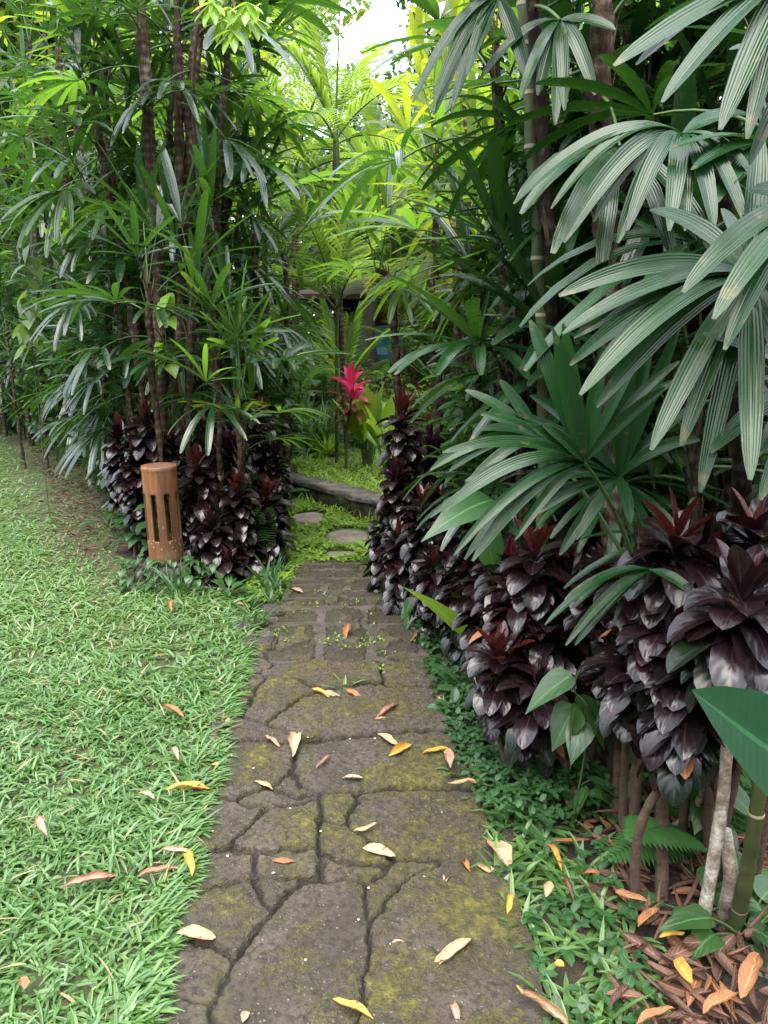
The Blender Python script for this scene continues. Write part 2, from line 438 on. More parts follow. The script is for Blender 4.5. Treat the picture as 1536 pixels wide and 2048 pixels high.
L_EDGE = [(265, 2200), (300, 2040), (330, 1900), (348, 1830), (385, 1720), (405, 1640), (428, 1570), (442, 1500), (465, 1420), (485, 1350), (502, 1290), (512, 1230), (495, 1190)]
lawn_poly = [gp(*p)[:2] for p in L_EDGE] + [gp(*p)[:2] for p in [(400, 1178), (255, 1165), (235, 1100), (205, 1000), (160, 925), (95, 868), (25, 840)]] + [np.array(p) for p in [(-11, 15.5), (-12, -0.6), (-0.64, -0.6)]]
m_lawn = solid_mat("lawn_soil", [(.3, (.020, .026, .010)), (.55, (.045, .050, .020)), (.8, (.10, .078, .045))], 5, .95, .8, dist=.02)
sheet("lawn_soil", lawn_poly, 0.004, m_lawn)

trail = [gp(340, 1145), gp(230, 1075), gp(190, 985), gp(150, 920), gp(100, 878)]
def build_lawn():
    rng = np.random.default_rng(5)
    near = MB()
    for (y0, y1, dens, ls, ws, ns) in ((-0.6, 3.2, 6800, 1.08, 1.0, P_GRASS), (3.2, 6.0, 3400, 1.15, 1.2, P_GRASS), (6.0, 15.5, 900, 1.45, 2.0, P_LITE)):
        P = scatter(lawn_poly, dens, rng)
        P = P[(P[:, 1] >= y0) & (P[:, 1] < y1) & (P[:, 0] > -0.68 * np.maximum(P[:, 1], 1.0) - 1.5)]
        dt = seg_dist(P, trail) / (0.28 + 0.065 * P[:, 1])
        clump = vnoise(P, 9, 3)
        keep = rng.random(len(P)) < np.clip((dt - .35) * 1.2, 0.22, 1) * np.clip(.55 + .7 * clump, 0, 1)
        P = P[keep]; clump = clump[keep]; dt = dt[keep]
        n = len(P)
        a = vnoise(P, 14, 7) * 12 + rng.uniform(0, 6.28, n) * .75
        el = np.radians(rng.uniform(5, 52, n))
        d = np.stack([np.cos(a) * np.cos(el), np.sin(a) * np.cos(el), np.sin(el)], 1)
        Ln = rng.uniform(.035, .085, n) * ls * np.clip(.6 + .6 * clump, .5, 1.2) * np.clip(dt, .45, 1)
        leaves(near, np.c_[P, rng.uniform(.002, .024, n)], d, Ln, rng.uniform(.0032, .0056, n) * ws, ns, rng.uniform(.2, 1.6, n), .35, 3, 0,
               np.clip(.15 + .5 * vnoise(P, 1.3, 9) + rng.uniform(-.3, .45, n), 0, 1), roll=rng.uniform(-.5, .5, n))
    S = scatter(lawn_poly, 90, rng); S = S[(S[:, 1] < 7) & (S[:, 0] > -0.68 * np.maximum(S[:, 1], 1) - 1.5)]; k = len(S)
    a = rng.uniform(0, 6.28, k); e = rng.uniform(0, .7, k)
    leaves(near, np.c_[S, rng.uniform(.015, .045, k)], np.stack([np.cos(a) * np.cos(e), np.sin(a) * np.cos(e), np.sin(e)], 1), rng.uniform(.03, .11, k), rng.uniform(.001, .004, k), P_GRASS, .6, .2, 3, 1, rng.random(k))
    # runners that spread over the stone edge
    E = np.array([gp(*p)[:2] for p in L_EDGE])
    for i in range(380):
        u = rng.uniform(0, len(E) - 1.01); k = int(u)
        b = E[k] + (E[k + 1] - E[k]) * (u - k) + np.array([rng.uniform(-.07, .01), 0])
        n = 7; a = rng.uniform(-1.1, 1.1, n) + rng.uniform(-.3, .3); el = np.radians(rng.uniform(5, 45, n))
        d = np.stack([np.cos(a) * np.cos(el), np.sin(a) * np.cos(el), np.sin(el)], 1)
        leaves(near, np.c_[np.repeat(b[None], n, 0), np.full(n, .03)], d, rng.uniform(.04, .085, n), rng.uniform(.0035, .006, n), P_GRASS, rng.uniform(.2, 1.0, n), .35, 3, 0, rng.uniform(0.1, .8, n))
    o = near.build("lawn_grass", [M['grass'], M['straw']]); o['kind'] = 'stuff'
    o['label'] = "thick carpet of broad bladed green grass on the open lawn"
build_lawn()

# --- the crazy paving path
def slab_mat():
    m, N, L = new_mat("mossy_stone")
    out = N.new("ShaderNodeOutputMaterial"); tcn = N.new("ShaderNodeTexCoord"); o = tcn.outputs['Object']
    at = N.new("ShaderNodeAttribute"); at.attribute_name = "tint"
    base = ramp(N, L, noise(N, L, 5, 8, o, .7), [(.30, (.022, .017, .013)), (.5, (.052, .041, .032)), (.70, (.105, .084, .063))])
    base = mixc(N, L, mathn(N, L, 'MULTIPLY', at.outputs['Fac'], .45), base, (.080, .062, .045))
    rust = ramp(N, L, noise(N, L, 2.1, 4, o), [(.56, 0), (.72, .55)])
    base = mixc(N, L, rust, base, (.10, .052, .028))
    base = mixc(N, L, ramp(N, L, noise(N, L, 1.7, 6, o, .65), [(.42, 0), (.64, .38)]), base, (.056, .052, .024))
    # gravel in the stone
    vo = N.new("ShaderNodeTexVoronoi"); vo.inputs['Scale'].default_value = 75; L.new(o, vo.inputs['Vector'])
    peb = ramp(N, L, vo.outputs['Distance'], [(.16, 1), (.34, 0)])
    wn_ = N.new("ShaderNodeTexWhiteNoise"); L.new(vo.outputs['Position'], wn_.inputs['Vector'])
    few = mathn(N, L, 'GREATER_THAN', wn_.outputs['Value'], .60)
    pebm = mathn(N, L, 'MULTIPLY', peb, few)
    base = mixc(N, L, mathn(N, L, 'MULTIPLY', pebm, .75), base, (.20, .18, .155))
    dark = ramp(N, L, noise(N, L, 60, 3, o), [(.38, .85), (.52, 0)])
    base = mixc(N, L, dark, base, (.022, .018, .014))
    # moss
    big = noise(N, L, 3.3, 3, o); fine = noise(N, L, 85, 3, o, .7); midn = noise(N, L, 16, 4, o, .7)
    mm = mathn(N, L, 'ADD', mathn(N, L, 'MULTIPLY', big, .50), mathn(N, L, 'ADD', mathn(N, L, 'MULTIPLY', fine, .36), mathn(N, L, 'MULTIPLY', midn, .32)))
    ma = N.new("ShaderNodeAttribute"); ma.attribute_name = "mossy"
    mm = mathn(N, L, 'ADD', mm, mathn(N, L, 'MULTIPLY', ma.outputs['Fac'], .032))
    moss = ramp(N, L, mm, [(.585, 0), (.68, .8)])
    mcol = ramp(N, L, noise(N, L, 40, 4, o), [(.35, (.040, .038, .010)), (.6, (.115, .105, .016)), (.75, (.20, .185, .035))])
    base = mixc(N, L, moss, base, mcol)
    def attr(nm):
        a_ = N.new("ShaderNodeAttribute"); a_.attribute_name = nm; return a_.outputs['Fac']
    mcl = ramp(N, L, noise(N, L, 14, 6, o, .65), [(.3, (.044, .035, .030)), (.55, (.085, .068, .058)), (.75, (.125, .104, .088))])
    base = mixc(N, L, mathn(N, L, 'MULTIPLY', attr("mortar"), .85), base, mcl)
    jm = mathn(N, L, 'MULTIPLY', attr("joint"), ramp(N, L, noise(N, L, 9, 5, o, .7), [(.45, 0), (.62, .75)]))
    base = mixc(N, L, jm, base, mixc(N, L, fine, (.035, .036, .012), (.085, .088, .022)))
    soilc = ramp(N, L, noise(N, L, 70, 4, o, .7), [(.35, (.004, .0035, .0025)), (.6, (.018, .014, .009)), (.75, (.06, .048, .034))])
    base = mixc(N, L, attr("soil"), base, soilc)
    p = N.new("ShaderNodeBsdfPrincipled"); L.new(base, p.inputs['Base Color'])
    L.new(mathn(N, L, 'ADD', mathn(N, L, 'MULTIPLY', moss, .15), ramp(N, L, noise(N, L, 4, 3, o), [(.35, .62), (.65, .88)])), p.inputs['Roughness'])
    p.inputs['Specular IOR Level'].default_value = .4
    h = mathn(N, L, 'ADD', mathn(N, L, 'MULTIPLY', noise(N, L, 120, 6, o, .75), .5), mathn(N, L, 'ADD', mathn(N, L, 'MULTIPLY', pebm, .5), mathn(N, L, 'MULTIPLY', noise(N, L, 22, 6, o, .65), 1.6)))
    h = mathn(N, L, 'ADD', h, mathn(N, L, 'MULTIPLY', mathn(N, L, 'MULTIPLY', moss, fine), 1.2))
    bp = N.new("ShaderNodeBump"); bp.inputs['Strength'].default_value = .95; bp.inputs['Distance'].default_value = .014
    L.new(h, bp.inputs['Height']); L.new(bp.outputs[0], p.inputs['Normal']); L.new(p.outputs[0], out.inputs[0])
    return m
M['slab'] = slab_mat()
M['bed'] = solid_mat("path_bed", [(.3, (.005, .0045, .003)), (.55, (.014, .012, .008)), (.7, (.035, .028, .018))], 20, .95, 1.0, dist=.015)
M['mortar'] = solid_mat("wet_mortar", [(.3, (.030, .023, .018)), (.55, (.060, .047, .038)), (.8, (.10, .08, .065))], 7, .5, .7, dist=.012, spec=.5)
M['step'] = solid_mat("stepping_stone", [(.3, (.10, .075, .062)), (.55, (.19, .15, .13)), (.8, (.29, .24, .21))], 5, .85, .9, dist=.02)

SLABS = [
 [(290,2026),(420,2032),(424,2130),(415,2230),(255,2230)],
 [(332,1905),(365,1897),(450,1927),(461,1945),(446,1985),(416,2018),(300,2016)],
 [(360,1812),(450,1797),(503,1778),(512,1802),(543,1842),(498,1897),(464,1933),(450,1920),(366,1888),(338,1850)],
 [(605,1788),(645,1783),(700,1780),(722,1792),(731,1830),(734,1870),(724,1950),(713,2010),(708,2100),(700,2230),(430,2230),(432,2060),(452,1990),(472,1950),(507,1900),(552,1846)],
 [(777,1817),(835,1778),(893,1738),(965,1762),(1002,1800),(1037,1890),(1062,1990),(1090,2110),(1110,2230),(715,2230),(727,2060),(737,1960),(748,1890)],
 [(740,1792),(765,1773),(820,1742),(880,1736),(829,1770),(770,1806),(748,1848),(738,1830)],
 [(724,1597),(801,1595),(929,1595),(956,1647),(979,1706),(893,1730),(779,1722),(733,1686),(699,1663),(712,1624)],
 [(646,1604),(708,1604),(704,1629),(683,1664),(648,1645),(643,1618)],
 [(642,1658),(683,1678),(727,1699),(770,1730),(755,1742),(700,1738),(640,1716)],
 [(537,1640),(573,1626),(636,1613),(639,1638),(634,1679),(631,1714),(488,1718),(486,1699),(515,1663)],
 [(423,1622),(450,1619),(533,1634),(486,1677),(449,1704),(385,1720),(402,1665)],
 [(475,1614),(548,1600),(600,1608),(637,1606),(600,1621),(535,1631),(500,1626)],
 [(446,1508),(500,1497),(583,1503),(590,1538),(554,1577),(490,1599),(467,1611),(420,1592),(427,1535)],
 [(558,1592),(589,1563),(595,1588),(632,1600),(600,1603)],
 [(597,1508),(665,1495),(756,1486),(880,1481),(916,1550),(927,1583),(797,1588),(710,1593),(638,1593),(600,1583),(595,1550)],
 [(646,1394),(724,1389),(850,1391),(884,1470),(756,1477),(692,1484),(621,1493),(592,1474),(543,1462),(584,1430),(620,1403)],
 [(541,1371),(592,1375),(635,1391),(592,1412),(554,1440),(528,1454),(502,1428),(515,1394)],
 [(445,1462),(520,1464),(578,1483),(583,1497),(500,1491),(441,1502)],
 [(480,1372),(518,1370),(510,1390),(492,1424),(455,1444),(462,1400)],
 [(541,1352),(575,1342),(620,1334),(737,1339),(750,1372),(697,1384),(633,1383),(580,1365)],
 [(785,1339),(838,1334),(852,1386),(788,1384)],
 [(398,1737),(455,1727),(506,1729),(509,1769),(450,1788),(363,1806),(383,1760)],
 [(515,1730),(632,1724),(644,1741),(639,1763),(600,1773),(520,1768)],
 [(516,1780),(597,1782),(575,1807),(548,1834),(521,1805)],
 [(642,1724),(700,1745),(757,1750),(738,1776),(700,1774),(646,1772)],
 [(487,1300),(515,1285),(535,1330),(530,1345),(495,1340)],
 # squared blocks further on
 [(545,1262),(620,1258),(628,1275),(628,1322),(618,1331),(535,1328)],
 [(654,1262),(718,1258),(730,1270),(731,1322),(724,1331),(650,1330)],
 [(760,1268),(780,1260),(826,1260),(838,1329),(790,1331),(757,1320)],
 [(563,1230),(620,1228),(632,1236),(630,1249),(556,1252)],
 [(655,1230),(690,1225),(718,1227),(724,1240),(716,1252),(651,1252)],
 [(738,1229),(812,1226),(820,1252),(736,1254)],
 [(572,1208),(648,1206),(650,1217),(566,1219)],
 [(656,1206),(730,1204),(800,1204),(806,1217),(660,1218)],
 [(578,1190),(700,1190),(790,1189),(797,1200),(574,1201)],
 [(587,1166),(664,1166),(666,1173),(583,1175)],
 [(672,1166),(780,1164),(786,1186),(582,1187),(583,1179),(668,1178)],
 [(594,1148),(662,1148),(664,1161),(588,1162)],
 [(672,1147),(770,1146),(776,1160),(672,1161)],
 [(604,1136),(664,1135),(664,1143),(598,1144)],
 [(674,1136),(745,1135),(752,1143),(674,1144)],
 [(622,1122),(700,1120),(735,1131),(612,1132)],
]
def inset(P, d):
    n = len(P); c = np.zeros_like(P)
    for i in range(n):
        e1 = nrm(P[i] - P[i - 1]); e2 = nrm(P[(i + 1) % n] - P[i])
        n1 = np.array([-e1[1], e1[0]]); n2 = np.array([-e2[1], e2[0]])
        b = nrm(n1 + n2); c[i] = P[i] + b * d
    return c
def slab_into(bm, poly, rng, top, gap, mat=0):
    P = np.array([gp(*p)[:2] for p in poly])
    if 0.5 * np.sum(P[:, 0] * np.roll(P[:, 1], -1) - np.roll(P[:, 0], -1) * P[:, 1]) < 0: P = P[::-1]
    Q = []
    for i in range(len(P)):
        a, b = P[i], P[(i + 1) % len(P)]; ln = np.linalg.norm(b - a); k = max(2, int(ln / .022))
        for u in np.arange(k) / k:
            Q.append(a + (b - a) * u)
    Q = np.array(Q)
    Q = inset(Q, -.0048) if mat == 0 and gap > .005 else Q
    for _ in range(1): Q = (np.roll(Q, 1, 0) + Q * 2 + np.roll(Q, -1, 0)) / 4
    Q += (np.stack([vnoise(Q, 16, 31), vnoise(Q, 16, 32)], 1) - .5) * .016
    Q += (np.stack([vnoise(Q, 45, 33), vnoise(Q, 45, 34)], 1) - .5) * .012
    size = math.sqrt(max(1e-4, abs(np.cross(P - P[0], np.roll(P, -1, 0) - P[0]).sum()) / 2))
    g = min(gap, size * .07)
    tilt = rng.uniform(-.012, .012, 2); c0 = Q.mean(0); zt = top + rng.uniform(-.005, .005)
    zf = lambda p: zt + float((p - c0) @ tilt) + (float(vnoise(p[None], 11, 35)[0]) - .5) * .010
    rings = []
    for d, z in ((0, -1), (.0005, -.018), (.002, -.008), (.0055, -.0025), (.012, -.0005), (.035, .001)):
        d = min(d, size * .28)
        ring = inset(Q, d)
        rings.append([bm.verts.new((p[0], p[1], 0.002 if z == -1 else zf(p) + z)) for p in ring])
    for r0, r1 in zip(rings[:-1], rings[1:]):
        for i in range(len(r0)):
            j = (i + 1) % len(r0)
            f = bm.faces.new((r0[i], r0[j], r1[j], r1[i])); f.smooth = True; f.material_index = mat
    # the worn top: a fine mesh with real unevenness
    from mathutils.geometry import delaunay_2d_cdt
    R0 = np.array([v.co[:2] for v in rings[-1]]); sp = .014
    lo, hi = R0.min(0), R0.max(0)
    X, Y = np.meshgrid(np.arange(lo[0], hi[0], sp), np.arange(lo[1], hi[1], sp)); I = np.c_[X.ravel(), Y.ravel()] + rng.uniform(-.005, .005, (X.size, 2))
    I = I[in_poly(I, R0)]
    if len(I): I = I[seg_dist(I, list(R0) + [R0[0]]) > .006]
    n0 = len(R0)
    vs, _, fs, ov, _, _ = delaunay_2d_cdt([Vector(p) for p in np.vstack([R0, I])], [], [list(range(n0))], 1, 1e-7)
    vm = []
    for v, src in zip(vs, ov):
        k = [s for s in src if s < n0]
        if k: vm.append(rings[-1][k[0]]); continue
        p = np.array([v.x, v.y]); e = min(1.0, seg_dist(p[None], list(R0) + [R0[0]])[0] / .03)
        q = p[None]
        dz = (float(vnoise(q, 26, 36)[0]) - .5) * .007 + (float(vnoise(q, 60, 37)[0]) - .5) * .0035
        vm.append(bm.verts.new((p[0], p[1], zf(p) + .001 + dz * e)))
    for t3 in fs:
        try:
            f = bm.faces.new([vm[i] for i in t3]); f.smooth = True; f.material_index = mat
            if f.normal.z < 0: f.normal_flip()
        except ValueError: pass
R_EDGE = [(830, 1270), (845, 1330), (862, 1390), (892, 1470), (922, 1560), (962, 1660), (1000, 1790), (1036, 1890), (1062, 1990), (1095, 2130), (1120, 2240)]
PATH_OUT = [(225, 2240), (270, 2040), (300, 1890), (350, 1720), (390, 1590), (420, 1480), (450, 1380), (490, 1290), (525, 1250), (555, 1215), (586, 1150), (604, 1119), (744, 1119), (790, 1160), (825, 1230), (856, 1300), (878, 1395), (940, 1560), (1000, 1720), (1062, 1900), (1135, 2240)]
def build_path():
    """one worn surface: every slab a plateau of its own tilt and height, parted by thin ragged cracks"""
    rng = np.random.default_rng(8)
    out = np.array([gp(*p)[:2] for p in PATH_OUT] + [np.array((.54, -.5)), np.array((-.70, -.5))]); lo, hi = out.min(0), out.max(0)
    xs = np.arange(lo[0], hi[0], .0042); ys = [lo[1]]
    while ys[-1] < hi[1]: ys.append(ys[-1] + np.interp(ys[-1], [1.2, 2.5, 5], [.0042, .0055, .0075]))
    ys = np.array(ys); X, Y = np.meshgrid(xs, ys); P = np.c_[X.ravel(), Y.ravel()]; n = len(P)
    J = P + np.c_[vnoise(P, 28, 31) - .5, vnoise(P, 28, 32) - .5] * .018 + np.c_[vnoise(P, 90, 33) - .5, vnoise(P, 90, 34) - .5] * .009
    d1 = np.full(n, .08); d2 = np.full(n, .08); own = np.full(n, -1)
    polys = [np.array([gp(*p)[:2] for p in q]) for q in SLABS]; ns = len(polys)
    polys += [np.array(q) for q in ([(-.58, 1.19), (-.34, 1.19), (-.30, .70), (-.64, .72)], [(-.325, 1.19), (-.075, 1.19), (-.02, .62), (-.29, .69)], [(-.06, 1.19), (.34, 1.19), (.44, .75), (0, .62)], [(-.66, .70), (-.30, .685), (-.1, .64), (-.12, .10), (-.7, .10)], [(-.085, .63), (.0, .605), (.44, .735), (.5, .10), (-.108, .10)], [(-.7, .085), (-.11, .085), (-.09, -.55), (-.74, -.55)], [(-.095, .085), (.5, .085), (.56, -.55), (-.078, -.55)])]
    for k, q in enumerate(polys):
        l, h = q.min(0) - .08, q.max(0) + .08
        m = np.where((J[:, 0] > l[0]) & (J[:, 0] < h[0]) & (J[:, 1] > l[1]) & (J[:, 1] < h[1]))[0]
        if not len(m): continue
        d = seg_dist(J[m], list(q) + [q[0]]); d[in_poly(J[m], q)] = 0
        a, b = d1[m], d2[m]
        near = d < a
        d2[m] = np.where(near, a, np.minimum(b, d)); d1[m] = np.where(near, d, a); own[m[near]] = k
    c = (d2 - d1) / 2
    blocks = (own >= 26) & (own < ns)
    tilt = rng.uniform(-.018, .018, (len(polys), 2)); lift = rng.uniform(-.007, .006, len(polys)); cen = np.array([q.mean(0) for q in polys]); tv = rng.random(len(polys))
    o = np.where(own < 0, 0, own)
    top = .034 + lift[o] + ((P - cen[o]) * tilt[o]).sum(1)
    w = .0034 + .0036 * vnoise(P, 7, 38) + .0024 * vnoise(P, 40, 39)
    w = w * np.interp(P[:, 1], [1.3, 3.2], [1.0, 1.25])
    g = np.clip((c - w * .35) / (w * 1.1), 0, 1); g = g * g * (3 - 2 * g)
    edge = np.clip((.030 - c) / .030, 0, 1) ** 2
    rough = (vnoise(P, 11, 35) - .5) * .009 + (vnoise(P, 26, 36) - .5) * .0055 + (vnoise(P, 63, 37) - .5) * .0035 + (vnoise(P, 150, 40) - .5) * .0020 + rng.normal(0, .00035, n)
    slab_z = top + rough - edge * (.004 + .010 * np.clip(vnoise(P, 17, 45) - .45, 0, 1))
    # squared blocks lie in mortar
    dm = d1 + (vnoise(P, 35, 41) - .5) * .008
    mo = np.where(blocks, np.clip((dm - .004) / .006, 0, 1), 0)
    lip = np.where(blocks, np.exp(-((d1 - .003) / .004) ** 2) * (vnoise(P, 14, 42) > .28), 0)
    gb = 1 - lip * .9
    mort_z = .023 + (vnoise(P, 9, 43) - .5) * .004 + rng.normal(0, .0002, n)
    z = np.where(blocks, (slab_z + .003) * (1 - mo) + mort_z * mo, slab_z)
    gg = np.where(blocks, gb, g)
    z = z * gg + (.010 + (vnoise(P, 50, 44) - .5) * .008) * (1 - gg)
    keep = in_poly(P, out); nx, ny = len(xs), len(ys)
    ii = (np.arange(ny - 1)[:, None] * nx + np.arange(nx - 1)[None]).ravel()
    F = np.stack([ii, ii + 1, ii + nx + 1, ii + nx], 1); F = F[keep[F].all(1)]
    used = np.zeros(n, bool); used[F.ravel()] = True; idx = np.cumsum(used) - 1; F = idx[F]
    mb = MB(); mb.add(np.c_[P, z][used], F, P[used], tv[o][used]); me = mb.data("path", [M['slab']])
    mossy = np.zeros(len(polys)); mossy[[4, 6, 7, 8, 14, 19, 20]] = 1.0; mossy[[5, 9, 15, 12, 26, 27, 28, 31]] = .4
    edgex = np.array([gp(*p)[:2] for p in R_EDGE]); side_ = np.clip(1.2 - seg_dist(P, edgex) / .45, 0, 1)
    for nm, arr in (("mossy", (mossy[o] * 1.3 - .35) * (.35 + .9 * side_)), ("soil", 1 - gg), ("mortar", mo), ("joint", np.exp(-np.maximum(np.where(blocks, d1 * 1.0 + .004, c) - .004, 0) / .014))):
        at = me.attributes.new(nm, 'FLOAT', 'POINT'); at.data.foreach_set("value", arr[used].astype(np.float32))
    ob = bpy.data.objects.new("path", me); COL.objects.link(ob); ob['kind'] = 'structure'
build_path()

def stepping(center, hw, hh, seed, label):
    rng = np.random.default_rng(seed); bm = bmesh.new()
    poly = [(center[0] + hw * .86 * math.cos(a) / max(abs(math.cos(a)), abs(math.sin(a))) ** .65 * rng.uniform(.82, 1.1), center[1] - hh * .86 * math.sin(a) / max(abs(math.cos(a)), abs(math.sin(a))) ** .65 * rng.uniform(.8, 1.1)) for a in np.linspace(0, 6.283, 11)[:-1]]
    slab_into(bm, poly, rng, .026, .004)
    bmesh.ops.triangulate(bm, faces=[f for f in bm.faces if len(f.verts) > 4])
    c = Vector(gp(*center)); bmesh.ops.translate(bm, vec=-c, verts=bm.verts)
    me = bpy.data.meshes.new("stepping_stone"); bm.to_mesh(me); bm.free(); me.materials.append(M['step'])
    o = bpy.data.objects.new("stepping_stone", me); COL.objects.link(o); o.location = c
    tag(o, label, "stepping stone", "stepping stones beyond the paving")
stepping((697, 1078), 50, 16, 1, "wide pinkish stepping stone in bright ground cover just past the end of the paving")
stepping((617, 1041), 37, 12, 2, "rounded grey stepping stone set in the grass below the low mossy wall")
stepping((570, 1011), 26, 8, 3, "small far stepping stone half hidden beside the purple cordylines at the bend")
stepping((682, 1113), 33, 5, 4, "thin strip of pale stepping stone touching the far end of the paving")

# bright ground cover at the far end, terrace lawn and its low wall
cover_far = [(505, 1205), (560, 1212), (592, 1150), (606, 1130), (740, 1129), (790, 1120), (775, 1062), (590, 1003), (500, 980), (430, 980), (470, 1100)]
cover_far = [gp(*p)[:2] for p in cover_far]
sheet("cover_soil", cover_far, .012, solid_mat("cover_soil", [(.3, (.03, .05, .012)), (.6, (.07, .10, .02)), (.8, (.10, .13, .03))], 8, .95, .6))
def small_cover(name, poly, dens, size, mat, seed, label, hmax=.06, avoid=()):
    rng = np.random.default_rng(seed); mb = MB()
    P = scatter(poly, dens, rng)
    P = P[rng.random(len(P)) < np.clip(.35 + 1.0 * vnoise(P, 6, seed), 0, 1)]
    for c, r in avoid:
        P = P[np.linalg.norm((P - np.asarray(c)[:2]) / np.asarray(r), axis=1) > 1]
    n = len(P); h = rng.uniform(.3, 1, n) * hmax * np.clip(.3 + vnoise(P, 4, seed + 1), .2, 1.2)
    for q in range(3):
        a = rng.uniform(0, 6.28, n) if q == 0 else a + 2.09 + rng.uniform(-.3, .3, n)
        el = rng.uniform(-.2, .7, n)
        d = np.stack([np.cos(a) * np.cos(el), np.sin(a) * np.cos(el), np.sin(el)], 1)
        s = rng.uniform(.7, 1.3, n) * size
        leaves(mb, np.c_[P, h + .012], d, s, s * .33, P_OVAL[::2], rng.uniform(0, 1.2, n), .2, 3, 0, np.clip(rng.normal(.5, .25, n), 0, 1))
    o = mb.build(name, [mat]); tag(o, label, kind='stuff'); return o
av = [(gp(697, 1078), (.19, .27)), (gp(617, 1041), (.16, .27)), (gp(570, 1011), (.12, .25)), (gp(682, 1113), (.11, .09))]
small_cover("bright_ground_cover", cover_far, 2600, .026, M['cover_lit'], 21, "bright yellow green creeping cover between the far stepping stones", .05, av)

WA, WB = gp(540, 984), gp(775, 1054)
wdir = nrm(WB - WA); wn2 = np.array([-wdir[1], wdir[0], 0]);
if wn2[1] < 0: wn2 = -wn2
W0, W1 = WA - wdir * 1.2, WB + wdir * 1.8
WH = .18
def wall_block(mb, a, b, depth, z0, z1, mat, rng, jit, off=0.0):
    n = 26; ps = []
    for k in range(n + 1):
        p = a + (b - a) * k / n
        for (dd, z) in ((off, z0), (off, (z0 + z1) / 2), (off, z1), (off + depth * .5, z1), (off + depth, z1), (off + depth, z0)):
            ps.append(p + wn2 * (dd + rng.uniform(-jit, jit)) + np.array([0, 0, z + rng.uniform(-jit, jit) * .5]))
    F = [(k * 6 + q, (k + 1) * 6 + q, (k + 1) * 6 + q + 1, k * 6 + q + 1) for k in range(n) for q in range(5)]
    F += [(0, 1, 2, 3), (0, 3, 4, 5), tuple(n * 6 + q for q in (3, 2, 1, 0)), tuple(n * 6 + q for q in (5, 4, 3, 0))]
    mb.add(ps, F, None, None, mat)
def build_wall():
    rng = np.random.default_rng(3)
    t = thing("garden_wall", "low mossy stone retaining wall with a flat grey coping in front of the raised lawn", "wall", tuple(WA))
    mw_ = solid_mat("mossy_wall", [(.3, (.012, .014, .008)), (.5, (.035, .042, .020)), (.62, (.08, .085, .05)), (.75, (.22, .22, .19))], 9, .95, 1.0, dist=.04)
    mb = MB(); wall_block(mb, W0 - WA, W1 - WA, .22, -.02, WH - .03, 0, rng, .022); mb.build("wall_face", [mw_], t)
    mb = MB(); wall_block(mb, W0 - WA, W1 - WA, .24, WH - .028, WH + .012, 0, rng, .012, -.02); mb.build("coping", [solid_mat("grey_coping", [(.3, (.03, .03, .02)), (.5, (.11, .10, .09)), (.72, (.26, .24, .23))], 8, .9, 1.0, dist=.03)], t)
build_wall()
ter = [(W0 + wn2 * .24)[:2], (W1 + wn2 * .24)[:2], (W1 + wn2 * 3.0)[:2], (W1 + wn2 * 9)[:2], (W0 + wn2 * 9 + wdir * -2)[:2]]
def build_terrace():
    mb = MB(); P = np.array(ter); n = len(P)
    V = [(p[0], p[1], WH - .012) for p in P] + [(p[0], p[1], -.01) for p in P]
    me = bpy.data.meshes.new("terrace_ground"); me.from_pydata(V, [], [list(range(n))] + [[i, i + n, (i + 1) % n + n, (i + 1) % n] for i in range(n)])
    me.materials.append(m_lawn); me.update(); o = bpy.data.objects.new("terrace_ground", me); COL.objects.link(o); o['kind'] = 'structure'
    rng = np.random.default_rng(15); g = MB()
    lp = [ter[0], ter[1], (W1 + wn2 * 2.2)[:2], (W0 + wn2 * 2.6)[:2]]
    Q = scatter(lp, 1700, rng); k = len(Q)
    a = rng.uniform(0, 6.28, k); el = np.radians(rng.uniform(15, 70, k))
    d = np.stack([np.cos(a) * np.cos(el), np.sin(a) * np.cos(el), np.sin(el)], 1)
    leaves(g, np.c_[Q, np.full(k, WH - .01)], d, rng.uniform(.03, .07, k), rng.uniform(.005, .009, k), P_LITE, rng.uniform(.2, 1.4, k), .3, 3, 0, rng.uniform(0, 1, k))
    tag(g.build("terrace_grass", [M['grass_far_lit']]), "bright short grass on the raised lawn behind the low wall", kind='stuff')
build_terrace()

# ground cover and grass along the planting bed
bed_cover = [gp(*p)[:2] for p in R_EDGE[:6] + [(1120, 1680), (1240, 1640), (1180, 1560), (1060, 1480), (960, 1400), (900, 1320), (860, 1260)]]
small_cover("clover_cover", bed_cover, 2600, .026, M['cover'], 23, "low clover like ground cover between the paving and the purple cordylines", .09)
bed_low = [gp(*p)[:2] for p in R_EDGE[4:] + [(1300, 2240), (1330, 2040), (1280, 1900), (1240, 1780), (1200, 1690), (1080, 1650)]]
small_cover("bed_seedlings", bed_low, 420, .032, M['cover'], 25, "small oval leaved seedlings and weeds in the bed edge", .07)
def bed_grass():
    rng = np.random.default_rng(27); mb = MB()
    C = scatter(bed_low, 230, rng); C = np.vstack([C, np.array([gp(*p)[:2] for p in R_EDGE[6:]])])
    for c in C:
        n = rng.integers(6, 13); a = rng.uniform(0, 6.28, n); el = np.radians(rng.uniform(15, 65, n))
        d = np.stack([np.cos(a) * np.cos(el), np.sin(a) * np.cos(el), np.sin(el)], 1)
        leaves(mb, np.c_[c + rng.uniform(-.02, .02, (n, 2)), np.full(n, .004)], d, rng.uniform(.06, .13, n), rng.uniform(.0055, .0095, n), P_GRASS, rng.uniform(.5, 1.7, n), .35, 3, 0, rng.uniform(0, .6, n))
    tag(mb.build("bed_grass", [M['grass']]), "tufts of broad dark grass spilling from the bed over the paving edge", kind='stuff')
bed_grass()
